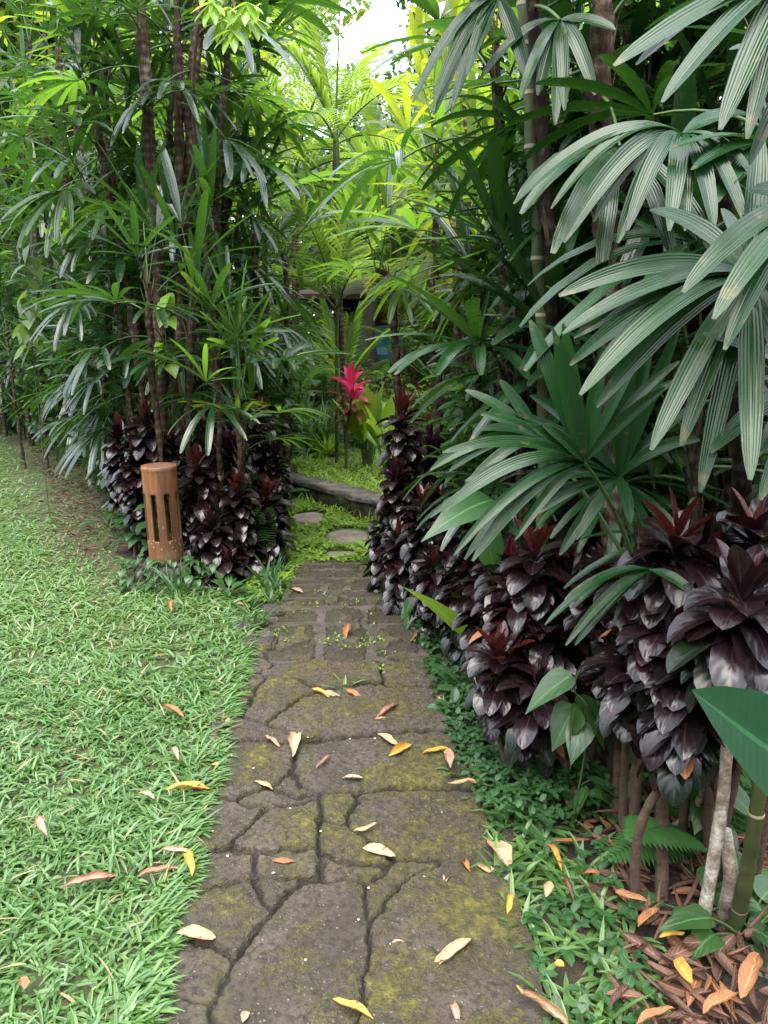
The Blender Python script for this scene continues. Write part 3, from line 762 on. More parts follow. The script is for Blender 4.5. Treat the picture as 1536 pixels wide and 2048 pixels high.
def moss_weeds():
    rng = np.random.default_rng(29); mb = MB()
    poly = [gp(*p)[:2] for p in [(500, 1340), (545, 1240), (585, 1190), (800, 1190), (845, 1300), (870, 1395), (760, 1385), (640, 1340)]]
    P = scatter(poly, 2200, rng); P = P[rng.random(len(P)) < np.clip((vnoise(P, 13, 51) - .55) * 2.2, .0, 1)]
    n = len(P); a = rng.uniform(0, 6.28, n); el = rng.uniform(.2, 1.2, n)
    d = np.stack([np.cos(a) * np.cos(el), np.sin(a) * np.cos(el), np.sin(el)], 1)
    leaves(mb, np.c_[P, np.full(n, .034)], d, rng.uniform(.008, .02, n), rng.uniform(.003, .006, n), P_OVAL[::2], .6, .2, 3, 0, rng.uniform(0, 1, n))
    tag(mb.build("joint_weeds", [M['cover_lit']]), "tiny green weeds sprouting in the joints of the far paving", kind='stuff')
moss_weeds()
def edge_tufts():
    rng = np.random.default_rng(31); mb = MB()
    P = np.vstack([scatter([gp(*p)[:2] for p in [(480, 1230), (520, 1290), (560, 1215), (590, 1150), (560, 1150), (510, 1200)]], 90, rng)])
    for c in P:
        n = 8; a = rng.uniform(0, 6.28, n); el = np.radians(rng.uniform(35, 80, n))
        d = np.stack([np.cos(a) * np.cos(el), np.sin(a) * np.cos(el), np.sin(el)], 1)
        leaves(mb, np.c_[np.repeat(c[None], n, 0), np.full(n, .01)], d, rng.uniform(.06, .16, n), rng.uniform(.005, .009, n), P_STRAP, rng.uniform(.3, 1.2, n), .3, 3, 0, rng.uniform(0, .8, n))
    tag(mb.build("edge_weeds", [M['cover']]), "upright weeds growing along the edge of the paving by the lawn", kind='stuff')
edge_tufts()
def litter():
    rng = np.random.default_rng(41); mb = MB()
    poly = [gp(*p)[:2] for p in [(1080, 1600), (1300, 1560), (1700, 1640), (1800, 2240), (1180, 2240), (1290, 2020), (1270, 1880), (1200, 1740)]]
    P = scatter(poly, 800, rng); n = len(P)
    a = rng.uniform(0, 6.28, n); el = rng.uniform(-.15, .45, n)
    d = np.stack([np.cos(a) * np.cos(el), np.sin(a) * np.cos(el), np.sin(el)], 1)
    for mi in (0, 1, 2):
        s = (np.arange(n) % 8); s = np.where(s < 5, 0, np.where(s < 6, 1, 2)) == mi
        k = s.sum()
        leaves(mb, np.c_[P[s], rng.uniform(.008, .055, k)], d[s], rng.uniform(.05, .15, k), rng.uniform(.010, .026, k), P_DRY, rng.uniform(-.6, .6, k), 0, 9, mi, rng.uniform(0, 1, k), roll=rng.uniform(-2.4, 2.4, k), curl=rng.uniform(1.0, 3.0, k))
    o = mb.build("leaf_litter", [M['dry_brown'], M['dry_rust'], M['dry_umber']]); tag(o, "deep litter of curled brown leaves under the cordylines", kind='stuff')
litter()
def petals():
    rng = np.random.default_rng(43); mb = MB()
    P = scatter([gp(*p)[:2] for p in [(430, 1600), (330, 1950), (1040, 1950), (900, 1480), (480, 1480)]], 20, rng); n = len(P)
    a = rng.uniform(0, 6.28, n); d = np.stack([np.cos(a), np.sin(a), np.full(n, .2)], 1)
    leaves(mb, np.c_[P, np.full(n, .040)], d, rng.uniform(.005, .010, n), rng.uniform(.002, .004, n), P_OVAL[::2], .3, .3, 3, 0, rng.uniform(0, 1, n))
    tag(mb.build("petal_debris", [leaf_mat("petal", (.45, .42, .40), (.7, .68, .66), (.6, .6, .6), .6, .1)]), "tiny white petals scattered over the paving", kind='stuff')
petals()
def hedge_undergrowth():
    edge = [gp(*p)[:2] for p in [(330, 1150), (262, 1110), (228, 1050), (205, 990), (165, 918), (100, 866), (20, 838), (-160, 826)]]
    outer = [e + np.array([.55 + .05 * e[1], .5]) for e in edge]
    small_cover("hedge_undergrowth", edge + outer[::-1], 170, .15, M['shrub'], 61, "low leafy undergrowth along the foot of the palm thicket by the lawn", .42)
    small_cover("bed_undergrowth", [gp(*p)[:2] for p in [(900, 1290), (1060, 1450), (1180, 1540), (1400, 1560), (1800, 1640), (1700, 1150), (1100, 1060), (880, 1080)]], 150, .13, M['shrub'], 63, "low dark leafy undergrowth in the shade behind the cordylines", .40)
hedge_undergrowth()
def trail_debris():
    rng = np.random.default_rng(67); mb = MB(); P = scatter([gp(*p)[:2] for p in [(360, 1165), (120, 1120), (60, 900), (100, 866), (235, 1000)]], 260, rng)
    P = P[rng.random(len(P)) < np.clip(1.2 - seg_dist(P, trail) / (.25 + .05 * P[:, 1]), 0.02, 1)]; n = len(P)
    a = rng.uniform(0, 6.28, n); d = np.stack([np.cos(a), np.sin(a), rng.uniform(0, .4, n)], 1)
    leaves(mb, np.c_[P, rng.uniform(.006, .02, n)], d, rng.uniform(.04, .12, n), rng.uniform(.003, .012, n), P_DRY, .3, 0, 5, 0, rng.random(n), roll=rng.uniform(-1, 1, n), curl=rng.uniform(.4, 2, n))
    tag(mb.build("trail_debris", [M['dry_brown']]), "dry bits of leaf and stalk on the worn bare trail beside the lawn", kind='stuff')
trail_debris()
def wall_weeds():
    rng = np.random.default_rng(69); mb = MB(); n = 900; u = rng.random(n) ** 1.0
    B = W0 + (W1 - W0) * u[:, None]; low = rng.random(n) < .55
    B = B + wn2 * np.where(low, rng.uniform(-.10, -.01, n), rng.uniform(.18, .30, n))[:, None] + np.array([0, 0, 1.0]) * np.where(low, .01, WH)[:, None]
    a = rng.uniform(0, 6.28, n); e = rng.uniform(.3, 1.4, n); d = np.stack([np.cos(a) * np.cos(e), np.sin(a) * np.cos(e), np.sin(e)], 1)
    leaves(mb, B, d, rng.uniform(.04, .13, n), rng.uniform(.004, .010, n), P_STRAP, rng.uniform(.4, 1.6, n), .3, 3, 0, rng.random(n))
    tag(mb.build("wall_weeds", [M['grass_far_lit']]), "weeds and grass fringing the low wall at the end of the path", kind='stuff')
wall_weeds()
# ---------------------------------------------------------------- fan palms
def fan_data(seed, elev, key, nseg, petL, segL, segW, droop):
    rng = np.random.default_rng(seed); mb = MB()
    d = np.array([math.cos(R(elev)), 0, math.sin(R(elev))]); P = [np.zeros(3)]
    for k in range(6):
        P.append(P[-1] + d * petL / 6); d = nrm(d - np.array([0, 0, .07 * (1 + math.cos(R(elev)))]))
    tube(mb, P, np.linspace(.0065, .0038, 7), 5, 1, .5)
    hub = P[-1]; side = np.array([0, 1.0, 0]); upv = nrm(np.cross(d, side)); upv = upv if upv[2] > 0 else -upv
    tmax = R(rng.uniform(82, 118))
    th = np.linspace(-tmax, tmax, nseg) + rng.uniform(-.09, .09, nseg)
    D = np.cos(th)[:, None] * d + np.sin(th)[:, None] * side + upv * (.25 + .35 * rng.random(nseg))[:, None]
    L = segL * (1 - .28 * (np.abs(th) / tmax) ** 2) * rng.uniform(.88, 1.08, nseg)
    leaves(mb, np.repeat(hub[None], nseg, 0), D, L, segW * rng.uniform(.75, 1.25, nseg) * (1 - .2 * np.abs(th) / tmax), P_FAN, droop * rng.uniform(.6, 1.35, nseg), .3, 5, 0,
           rng.uniform(.1, .9) * .6 + rng.uniform(0, .4, nseg), roll=rng.uniform(-.35, .35, nseg) + .25 * np.sin(th))
    return mb.data("fan_frond", [M[key], M['petiole']])
ELEV = (78, 56, 32, 8, -18)
FAN = {}
def fans(key):
    if key not in FAN:
        FAN[key] = [[fan_data(100 * e + 7 * s + len(key), el, key, (7, 8, 9, 10)[s], .30 + .05 * s, .47, .0255, (.35, .5, .78, 1.0, 1.05)[e]) for s in range(4)] for e, el in enumerate(ELEV)]
    return FAN[key]

G_PALM = "lady palms in the dense thickets beside the path"
def trunk_mesh(mb, P, r, rng, dark, fibres=26):
    n = len(P)
    rad = r * np.interp(np.linspace(0, 1, n), [0, .12, .8, 1], [1.2, .95, .9, .6]) * (1 + .13 * np.sin(np.linspace(0, 1, n) * 70)) * rng.uniform(.9, 1.1, n)
    tube(mb, P, rad, 9, 0, .5, jit=.14, rng=rng)
    if fibres:
        k = rng.integers(2, n - 1, fibres); a = rng.uniform(0, 6.28, fibres)
        o = np.stack([np.cos(a), np.sin(a), np.zeros(fibres)], 1)
        leaves(mb, P[k] + o * (rad[k] * .9)[:, None], o * rng.uniform(.05, .6, (fibres, 1)) + np.array([0, 0, 1.0]), rng.uniform(.05, .20, fibres), rng.uniform(.002, .009, fibres), P_STRAP, -.2, .4, 3, 1, .5)
def palm(label, pts, r=.03, nf=8, key='palm', crown=.6, seed=1, scale=1.0, dark=False, group=G_PALM, az=None, fibres=60, keys=None, cane=False):
    emax = 2 if nf <= 6 else (3 if crown <= .4 else 4)
    rng = np.random.default_rng(seed)
    pts = np.asarray(pts, float); base = np.array([pts[0][0], pts[0][1], 0.0])
    if pts[0][2] > .03: pts = np.vstack([base + np.array([(pts[0][0] - pts[1][0]) * .15, 0, 0]), pts])
    base = pts[0].copy(); base[2] = 0
    t = thing("fan_palm", label, "palm", tuple(base), group)
    P = smooth_path(pts - base, 40)
    P[1:-1] += np.cumsum(rng.normal(0, .003, (38, 3)), 0) * np.array([1, 1, 0])
    mb = MB()
    if cane:
        n = 70; P2 = smooth_path(P, n); rr = np.full(n, r); ring = (np.arange(n) % 5 == 0); rr[ring] *= 1.14
        tube(mb, P2, rr, 10, 0, .5); tr = [M['cane'], M['fibre']]
        for k in np.where(ring)[0]:
            if 0 < k < n - 1: tube(mb, [P2[k] - (0, 0, .006), P2[k] + (0, 0, .006)], r * 1.17, 10, 2, .5)
        tr = [M['cane'], M['fibre'], M['ring']]
    else:
        trunk_mesh(mb, P, r, rng, dark, fibres); tr = [M['trunk_dark' if dark else 'trunk'], M['fibre']]
    mb.build("trunk", tr, t)
    L = np.concatenate([[0], np.cumsum(np.linalg.norm(np.diff(P, axis=0), axis=1))]); H = L[-1]
    a0 = rng.uniform(0, 360)
    for k in range(nf):
        u = k / max(1, nf - 1)
        e = min(emax, max(0, int(u * (emax + .6) + rng.uniform(-.6, .6))))
        s = H - u * min(crown, H * .8); p = np.array([np.interp(s, L, P[:, c]) for c in range(3)])
        ang = R(a0 + k * 137.5 + rng.uniform(-18, 18)) if az is None else R(az[0] + (az[1] - az[0]) * rng.random())
        kk = key if not keys or rng.random() > keys[1] else keys[0]
        link("frond", fans(kk)[e][rng.integers(0, 4)], t, p, ang, scale * rng.uniform(.85, 1.15))
    return t
def ppath(Y, px): return [pt(x, y, Y) for x, y in px]

# --- thicket on the side of the lamp: (depth, trunk as seen, radius, fronds, leaf kind, crown, scale, label)
LEFT = [
 (5.5, [(326,900),(318,700),(308,480),(292,260),(284,80),(280,-60)], .043, 9, 'palm', .75, 1.1, "thick shaggy palm trunk rising just behind the bamboo lamp, first of the tall trio"),
 (5.6, [(358,900),(357,600),(354,330),(352,130),(350,-30)], .034, 8, 'palm', .7, 1.1, "straight slender palm trunk in the middle of the tall trio above the bamboo lamp"),
 (5.7, [(352,900),(368,640),(378,430),(385,200),(400,20),(405,-120)], .042, 9, 'palm', .8, 1.15, "dark palm trunk with fibrous sheath curving outward on the path side of the tall trio"),
 (5.9, [(300,860),(278,700),(252,520),(222,400),(206,300),(188,170)], .034, 8, 'palm', .6, 1.0, "leaning palm trunk that bends toward the lawn beside the tall trio"),
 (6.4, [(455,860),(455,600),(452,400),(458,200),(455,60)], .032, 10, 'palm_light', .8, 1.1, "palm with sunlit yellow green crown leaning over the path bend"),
 (7.6, [(250,860),(215,640),(185,450),(165,300),(150,150)], 0.040, 9, 'palm', .7, 1.21, "bent palm trunk between the lawn edge and the leaning trunk"),
 (9.5, [(140,840),(135,600),(128,400),(122,230),(118,90)], 0.056, 9, 'palm', .7, 1.49, "stout palm with blue grey drooping fronds nearest the lawn corner"),
 (11.5, [(75,830),(62,600),(55,420),(50,250),(60,80)], 0.054, 10, 'palm', .7, 1.80, "palm at the outer lawn edge with its crown against the pale trees"),
 (10.5, [(60,840),(55,700),(50,560)], 0.039, 9, 'palm', .6, 1.65, "mid height palm with arching silver fronds over the lawn hedge"),
 (4.95, [(318,900),(312,760),(305,640),(298,565)], .022, 8, 'palm', .35, .95, "short palm with a drooping silver green fan directly above the bamboo lamp"),
 (5.05, [(378,900),(380,760),(383,650),(385,570)], .020, 8, 'palm', .35, 1.0, "short palm with an upright spread fan beside the tall trio"),
 (5.0, [(440,900),(438,800),(436,700)], .018, 8, 'palm', .3, .95, "low palm with silvery fans over the purple cordyline mound"),
 (4.8, [(487,1000),(490,900),(492,800)], .016, 6, 'palm_light', .2, .85, "young palm with stiff bright fans among the purple cordylines next to the path"),
 (5.0, [(482,960),(486,900),(488,850)], .014, 5, 'palm_light', .2, .7, "smallest young palm poking out of the cordylines near the path"),
 (8.0, [(215,900),(212,830),(208,775)], 0.023, 8, 'palm', .25, 1.40, "low palm with grey green fans spreading over the trail edge"),
 (6.2, [(520,860),(520,700),(515,560),(512,470)], .026, 10, 'palm', .6, 1.0, "palm with glossy hanging fans at the path side of the thicket"),
 (6.9, [(570,820),(572,700),(570,600),(562,500)], .028, 8, 'palm', .5, .9, "thin dark trunked palm at the gap where the path turns"),
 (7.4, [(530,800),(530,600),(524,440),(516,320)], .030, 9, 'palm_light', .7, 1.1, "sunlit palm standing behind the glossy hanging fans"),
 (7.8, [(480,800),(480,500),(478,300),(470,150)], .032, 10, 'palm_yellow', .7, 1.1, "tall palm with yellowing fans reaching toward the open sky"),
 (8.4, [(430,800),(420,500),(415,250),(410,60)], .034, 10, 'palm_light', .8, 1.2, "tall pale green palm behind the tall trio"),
 (8.0, [(330,800),(325,560),(330,400),(330,260)], .03, 10, 'palm', .7, 1.1, "palm filling the dark gap behind the tall trio trunks"),
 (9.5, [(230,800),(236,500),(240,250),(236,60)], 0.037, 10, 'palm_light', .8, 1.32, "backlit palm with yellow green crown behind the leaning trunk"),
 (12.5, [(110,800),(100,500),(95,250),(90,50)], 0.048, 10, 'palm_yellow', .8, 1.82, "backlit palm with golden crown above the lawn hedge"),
 (12.0, [(20,820),(15,600),(10,400),(8,260)], 0.045, 10, 'palm', .7, 1.80, "palm at the outermost end of the thicket behind the arching silver fronds"),
 (6.0, [(400,860),(402,700),(404,560),(406,450)], .024, 9, 'palm', .5, 1.0, "palm with dark hanging fans just beyond the trio on the path side"),
 (6.9, [(262,880),(262,760),(258,640)], 0.022, 8, 'palm', .4, 1.10, "knee high crown palm between the leaning trunk and the lamp"),
 (9.3, [(180,860),(175,720),(172,600),(168,500)], 0.031, 9, 'palm', .5, 1.47, "slim palm with a mid height crown by the taro leaves"),
 (6.3, [(475,860),(480,740),(478,640)], .02, 9, 'palm', .4, .95, "waist high palm between the cordyline mound and the dark trunked palm"),
 (6.2, [(345,840),(345,500),(340,300),(345,190)], .03, 9, 'palm', .6, 1.1, "palm whose dark crown hangs between the first two trunks of the trio"),
 (6.3, [(300,860),(240,480),(215,240),(205,90)], 0.033, 9, 'palm', .55, 1.21, "palm with dark blue green crown overhanging the lawn side of the trio"),
 (5.9, [(420,860),(430,500),(440,260),(452,110)], .03, 9, 'palm', .6, 1.1, "palm with broad dark hanging fans at the top of the thicket toward the path"),
]
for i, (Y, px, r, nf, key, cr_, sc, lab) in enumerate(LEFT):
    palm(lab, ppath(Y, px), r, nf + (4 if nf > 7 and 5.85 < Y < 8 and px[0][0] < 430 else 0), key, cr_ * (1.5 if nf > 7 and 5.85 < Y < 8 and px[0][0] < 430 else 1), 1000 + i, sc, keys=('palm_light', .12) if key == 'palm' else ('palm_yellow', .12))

# --- thicket on the bed side of the path
RIGHT = [
 (2.75, [(1075,1250),(1072,900),(1066,640),(1054,420),(1044,200),(1030,20),(1025,-80)], .021, 7, 'palm', .3, 1.0, False, "tall palm with ringed green cane below and dark fibrous trunk above, beside the path"),
 (2.5, [(1235,1300),(1225,900),(1222,560),(1214,300),(1206,60),(1200,-120)], .040, 7, 'palm_near', .5, 1.0, False, "thickest shaggy brown palm trunk in the bed, rising past the big drooping fan"),
 (3.6, [(1010,1000),(1002,640),(995,420),(985,200),(978,60)], .026, 9, 'palm', .6, 1.0, True, "thin black palm trunk next to the ringed cane on the path side"),
 (3.2, [(1330,1200),(1325,800),(1318,560),(1296,330),(1290,150)], .038, 7, 'palm', .5, 1.0, False, "reddish brown palm trunk leaning behind the big drooping fan"),
 (3.6, [(1195,1000),(1190,600),(1186,300),(1192,100)], .030, 8, 'palm', .6, 1.0, True, "dark palm trunk half hidden just behind the thickest shaggy trunk"),
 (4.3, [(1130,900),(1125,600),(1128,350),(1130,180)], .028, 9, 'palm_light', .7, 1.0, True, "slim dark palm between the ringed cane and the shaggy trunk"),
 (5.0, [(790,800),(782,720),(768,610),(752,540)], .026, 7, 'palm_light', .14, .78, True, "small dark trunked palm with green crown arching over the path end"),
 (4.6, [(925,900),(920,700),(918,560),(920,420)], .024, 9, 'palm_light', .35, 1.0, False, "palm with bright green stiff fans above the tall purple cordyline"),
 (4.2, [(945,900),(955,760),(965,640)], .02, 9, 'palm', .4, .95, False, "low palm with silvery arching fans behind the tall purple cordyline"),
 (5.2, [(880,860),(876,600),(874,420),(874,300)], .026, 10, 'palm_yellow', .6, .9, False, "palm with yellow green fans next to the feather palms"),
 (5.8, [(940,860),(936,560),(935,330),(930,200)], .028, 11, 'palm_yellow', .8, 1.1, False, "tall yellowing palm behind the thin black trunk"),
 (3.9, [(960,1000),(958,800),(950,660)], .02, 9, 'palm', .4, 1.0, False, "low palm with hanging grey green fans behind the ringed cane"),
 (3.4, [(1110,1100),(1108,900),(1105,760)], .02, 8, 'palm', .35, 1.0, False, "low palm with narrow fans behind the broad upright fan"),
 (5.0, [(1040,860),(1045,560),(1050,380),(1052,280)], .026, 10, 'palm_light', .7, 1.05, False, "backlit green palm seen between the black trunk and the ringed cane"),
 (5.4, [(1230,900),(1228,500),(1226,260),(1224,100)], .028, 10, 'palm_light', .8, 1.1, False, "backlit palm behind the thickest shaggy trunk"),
 (4.6, [(1420,1000),(1415,600),(1410,330),(1405,120)], .03, 9, 'palm', .7, 1.1, True, "dark palm behind the big drooping fan toward the bed corner"),
 (3.4, [(1480,1200),(1475,700),(1465,350),(1460,100)], .034, 8, 'palm', .6, 1.1, True, "black trunked palm at the far bed corner above the great arching fan"),
 (2.9, [(1380,1250),(1385,900),(1390,620),(1395,450)], .028, 8, 'palm', .5, 1.05, True, "dark palm just behind the hub of the great arching fan"),
 (4.0, [(1290,1050),(1285,800),(1282,640)], .022, 9, 'palm', .5, 1.05, False, "mid height palm in the dark gap between reddish and shaggy trunks"),
 (3.8, [(1160,1050),(1162,700),(1165,520)], .024, 9, 'palm', .6, 1.05, False, "mid height palm between ringed cane and shaggy trunk"),
 (5.6, [(1330,900),(1335,560),(1330,300),(1335,150)], .028, 11, 'palm_yellow', .7, 1.1, False, "golden backlit palm glimpsed behind the reddish brown trunk"),
 (6.0, [(1480,900),(1490,560),(1485,300),(1480,150)], .028, 11, 'palm_light', .8, 1.2, False, "backlit palm filling the gap behind the black corner trunk"),
 (6.6, [(1100,860),(1095,500),(1090,250),(1085,60)], .028, 11, 'palm_light', .8, 1.2, False, "tall pale palm at the back between ringed cane and shaggy trunk"),
 (6.4, [(870,840),(868,640),(872,520),(880,420)], .024, 10, 'palm_light', .4, 1.0, False, "sunlit palm behind the small dark trunked palm at the path end"),
 (4.4, [(1010,1000),(1020,820),(1025,700)], .02, 9, 'palm', .4, 1.0, False, "low palm with glossy fans tucked beside the thin black trunk"),
 (3.0, [(1450,1250),(1445,1000),(1440,820)], .022, 8, 'palm', .4, 1.0, True, "low dark palm behind the purple cordylines at the bed corner"),
 (4.9, [(1180,950),(1184,760),(1186,600)], .022, 10, 'palm', .5, 1.05, False, "palm making a dark screen of fans behind the mid bed"),
 (4.4, [(1540,1000),(1545,600),(1540,350)], .03, 10, 'palm', .7, 1.1, True, "palm at the outer end of the bed thicket, trunk half out of view"),
 (3.3, [(1150,1100),(1100,500),(1080,180),(1070,40)], .022, 7, 'palm', .5, 1.0, True, "palm with fans hanging at the top beside the ringed cane"),
 (3.0, [(1290,1150),(1275,500),(1270,150),(1268,0)], .024, 7, 'palm', .5, 1.05, True, "palm with dark overhead fans between shaggy and reddish trunks"),
 (2.9, [(1420,1150),(1430,500),(1435,100),(1438,-60)], .026, 8, 'palm', .55, 1.1, True, "palm with a dark crown roofing the bed corner overhead"),
]
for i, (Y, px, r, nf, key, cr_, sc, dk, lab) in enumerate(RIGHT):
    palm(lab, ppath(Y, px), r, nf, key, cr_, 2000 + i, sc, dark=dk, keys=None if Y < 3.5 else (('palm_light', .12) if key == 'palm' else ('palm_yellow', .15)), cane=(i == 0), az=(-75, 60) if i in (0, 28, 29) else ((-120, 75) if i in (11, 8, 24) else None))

# --- deep rows that close the view behind both thickets
def deep(side, n, label, group, seed):
    rng = np.random.default_rng(seed)
    for i in range(n):
        if side < 0: x = rng.uniform(-8.2, -2.2); y = rng.uniform(8.6, 12.5) if x > -5.5 else rng.uniform(11.5, 14)
        else: x = rng.uniform(1.7, 7.5); y = rng.uniform(6.4, 9.5)
        h = rng.uniform(1.6, 4.2) * (1 if abs(x) > 3.2 else .62); ln = rng.normal(0, .15, 2)
        palm(label, [(x, y, 0), (x + ln[0] * .4, y + ln[1] * .4, h * .5), (x + ln[0], y + ln[1], h)], .03, 10, ('palm', 'palm_light', 'palm', 'palm')[i % 4], h * .55, seed + i, rng.uniform(1.0, 1.3), group=group, fibres=6, keys=('palm_light', .3))
deep(-1, 16, "slender lady palm in the crowded back rows behind the bamboo lamp thicket", "back row palms behind the lamp thicket", 3100)
deep(1, 16, "slender lady palm in the crowded back rows behind the shaggy trunk thicket", "back row palms behind the bed thicket", 3300)

def low(boxes, n, hr, label, group, seed, key):
    rng = np.random.default_rng(seed)
    for i in range(n):
        x0, x1, y0, y1 = boxes[i % len(boxes)]
        x, y = rng.uniform(x0, x1), rng.uniform(y0, y1); h = rng.uniform(*hr)
        palm(label, [(x, y, 0), (x + rng.normal(0, .05), y, h * .5), (x + rng.normal(0, .1), y, h)], .018, 8, key, min(.6, h * .5), seed + i, rng.uniform(.9, 1.25), group=group, fibres=8)
low([(-3.2, -2.3, 7.0, 8.2), (-4.4, -3.3, 8.6, 10), (-5.6, -4.4, 10.2, 12), (-2.2, -1.5, 6.2, 7.4), (-7.2, -5.8, 11.5, 13.2)], 15, (.7, 2.0), "low lady palm in the leafy understorey of the lawn hedge", "low palms in the lawn hedge", 3500, 'palm')
low([(.75, 1.3, 4.4, 5.6), (1.0, 1.8, 3.6, 4.6), (1.3, 2.4, 2.9, 3.8), (1.6, 3.0, 3.8, 5.2), (.6, 1.0, 5.2, 6.2)], 18, (.7, 2.1), "low lady palm in the dark understorey behind the cordyline bank", "low palms behind the cordyline bank", 3600, 'palm')
low([(-2.1, -1.05, 5.7, 6.6), (-2.7, -1.6, 6.4, 7.4)], 10, (1.2, 2.7), "mid height lady palm in the green wall behind the bamboo lamp", "mid height palms behind the lamp", 3700, 'palm')
UP = [(3.3, [(1120,1200),(1110,700),(1115,430)], 9, .5, "palm with dark blue green fans filling the gap left of the thickest shaggy trunk"),
      (2.95, [(1300,1250),(1310,600),(1300,330),(1290,180)], 9, .5, "palm with deep green fans right behind the big drooping fan"),
      (2.8, [(1450,1250),(1460,600),(1470,380)], 9, .5, "palm with deep green fans in the upper corner of the bed"),
      (3.4, [(1230,1150),(1240,500),(1250,220),(1255,60)], 10, .6, "palm with deep green fans high between shaggy and reddish trunks"),
      (2.2, [(1560,1300),(1565,600),(1560,250),(1550,90)], 9, .6, "palm with deep green overhead fans at the bed end"),
      (3.1, [(1060,1100),(1050,760),(1040,620)], 9, .35, "palm with silvery arching fans over the cordyline bank beside the ringed cane"),
      (3.6, [(1000,1050),(1005,800),(1010,650)], 9, .3, "palm with silvery arching fans just behind the cordyline bank"),
      (3.0, [(1180,1150),(1185,900),(1190,720)], 9, .4, "palm with dark narrow fans behind the broad upright blades"),
      (2.5, [(1400,1200),(1400,900),(1405,760)], 9, .4, "palm with dark fans behind the big cordyline rosette")]
for i, (Y, px, nf, cr_, lab) in enumerate(UP):
    palm(lab, ppath(Y, px), .024, nf, 'palm_near', cr_, 2500 + i, 1.0, dark=True, az=(-115, 70) if i in (0, 5) else ((-110, 70) if i == 6 else None))

# --- the great near fans of the bed, each on its own palm
def hero(label, trunk_pts, r, fronds, seed, key='palm_near', dark=True):
    rng = np.random.default_rng(seed)
    base = np.array([trunk_pts[0][0], trunk_pts[0][1], 0.0])
    t = thing("fan_palm", label, "palm", tuple(base), G_PALM)
    P = smooth_path(np.asarray(trunk_pts) - base, 30)
    mb = MB(); trunk_mesh(mb, P, r, rng, dark, 14); mb.build("trunk", [M['trunk_dark' if dark else 'trunk'], M['fibre']], t)
    for (k, hub, segs, w, face) in fronds:
        mb = MB(); o = np.array(P[min(len(P) - 1, int(k * (len(P) - 1)))]); hub = np.asarray(hub) - base
        c = (o + hub) / 2 + np.array([0, 0, .12 * np.linalg.norm(hub - o)])
        u = np.linspace(0, 1, 9)[:, None]
        tube(mb, (1 - u) ** 2 * o + 2 * u * (1 - u) * c + u * u * hub, np.linspace(.007, .0045, 9), 6, 1, .5)
        face = nrm(face)
        full = [segs[0]]
        for a_, b_ in zip(segs[:-1], segs[1:]):
            ta, tb = np.asarray(a_[0]) - base - hub, np.asarray(b_[0]) - base - hub
            if float(nrm(ta) @ nrm(tb)) > .62:
                full.append((hub + base + (ta + tb) / 2 * rng.uniform(.86, 1.04) + rng.normal(0, .025, 3), (a_[1] + b_[1]) / 2 + rng.uniform(-.03, .05), .9 * min(a_[2] if len(a_) > 2 else 1, b_[2] if len(b_) > 2 else 1)))
            full.append(b_)
        for s in full:
            tip = np.asarray(s[0]) - base; arch = s[1]; ww = w * (s[2] if len(s) > 2 else 1) * rng.uniform(.92, 1.08)
            ln = np.linalg.norm(tip - hub)
            ctrl = (hub * .55 + tip * .45) + np.array([0, 0, arch * 1.25 * ln])
            f2 = nrm(face + rng.normal(0, .16, 3))
            sd_ = np.cross(nrm(tip - hub), f2)
            if np.linalg.norm(sd_) < .15: sd_ = np.array([1.0, 0, 0])
            bez_leaf(mb, hub, ctrl, tip, ww * .66, P_RIBBON, .30, 7, 0, rng.uniform(.1, .9), nrm(sd_), 18)
        mb.build("frond", [M[key], M['petiole']], t)
    return t
C_ = (-.15, -.75, .65)
hero("palm with the great arching fan whose long ribbons sweep across the purple cordylines",
     [gp(1590, 1500), pt(1585, 1000, 1.75), pt(1575, 700, 1.7), pt(1570, 560, 1.68)], .026, [
    (.97, pt(1500, 550, 1.42), [(pt(1118, 592, 1.40), .16), (pt(1126, 668, 1.34), .15), (pt(1160, 790, 1.28), .17), (pt(1140, 730, 1.5), .18), (pt(1302, 900, 1.26), .10), (pt(1400, 985, 1.3), .06), (pt(1500, 960, 1.2), .05), (pt(1640, 860, 1.25), .1), (pt(1700, 660, 1.3), .15), (pt(1640, 380, 1.5), .1), (pt(1520, 270, 1.6), .05), (pt(1300, 420, 1.62), .14)], .030, C_),
    (1.0, pt(1640, 420, 1.35), [(pt(1366, 585, 1.22), .2), (pt(1450, 700, 1.2), .2), (pt(1560, 760, 1.2), .15), (pt(1800, 600, 1.3), .2), (pt(1500, 380, 1.5), .12)], .031, C_),
    (.9, pt(1640, 760, 1.45), [(pt(1405, 668, 1.32), .03), (pt(1420, 905, 1.30), .12), (pt(1520, 1000, 1.3), .12), (pt(1700, 950, 1.3), .1)], .028, C_),
 ], 71)
hero("palm with the big drooping fan hanging like a hand in front of the reddish trunk",
     [gp(1500, 1330), pt(1480, 900, 2.25), pt(1455, 500, 2.2), pt(1440, 330, 2.15)], .028, [
    (.98, pt(1366, 268, 1.95), [(pt(1128, 485, 1.85), .28), (pt(1028, 408, 1.95), .26), (pt(1235, 486, 1.8), .26), (pt(1338, 462, 1.75), .22), (pt(1428, 458, 1.76), .22), (pt(1490, 440, 1.8), .22), (pt(1530, 360, 1.9), .2), (pt(1150, 300, 2.1), .2), (pt(1500, 230, 2.1), .1)], .033, (0, -.6, .8)),
    (.85, pt(1560, 300, 2.0), [(pt(1340, 300, 1.8), .12), (pt(1420, 420, 1.8), .2), (pt(1580, 500, 1.8), .2), (pt(1700, 400, 1.9), .2)], .032, (0, -.6, .8)),
 ], 73)
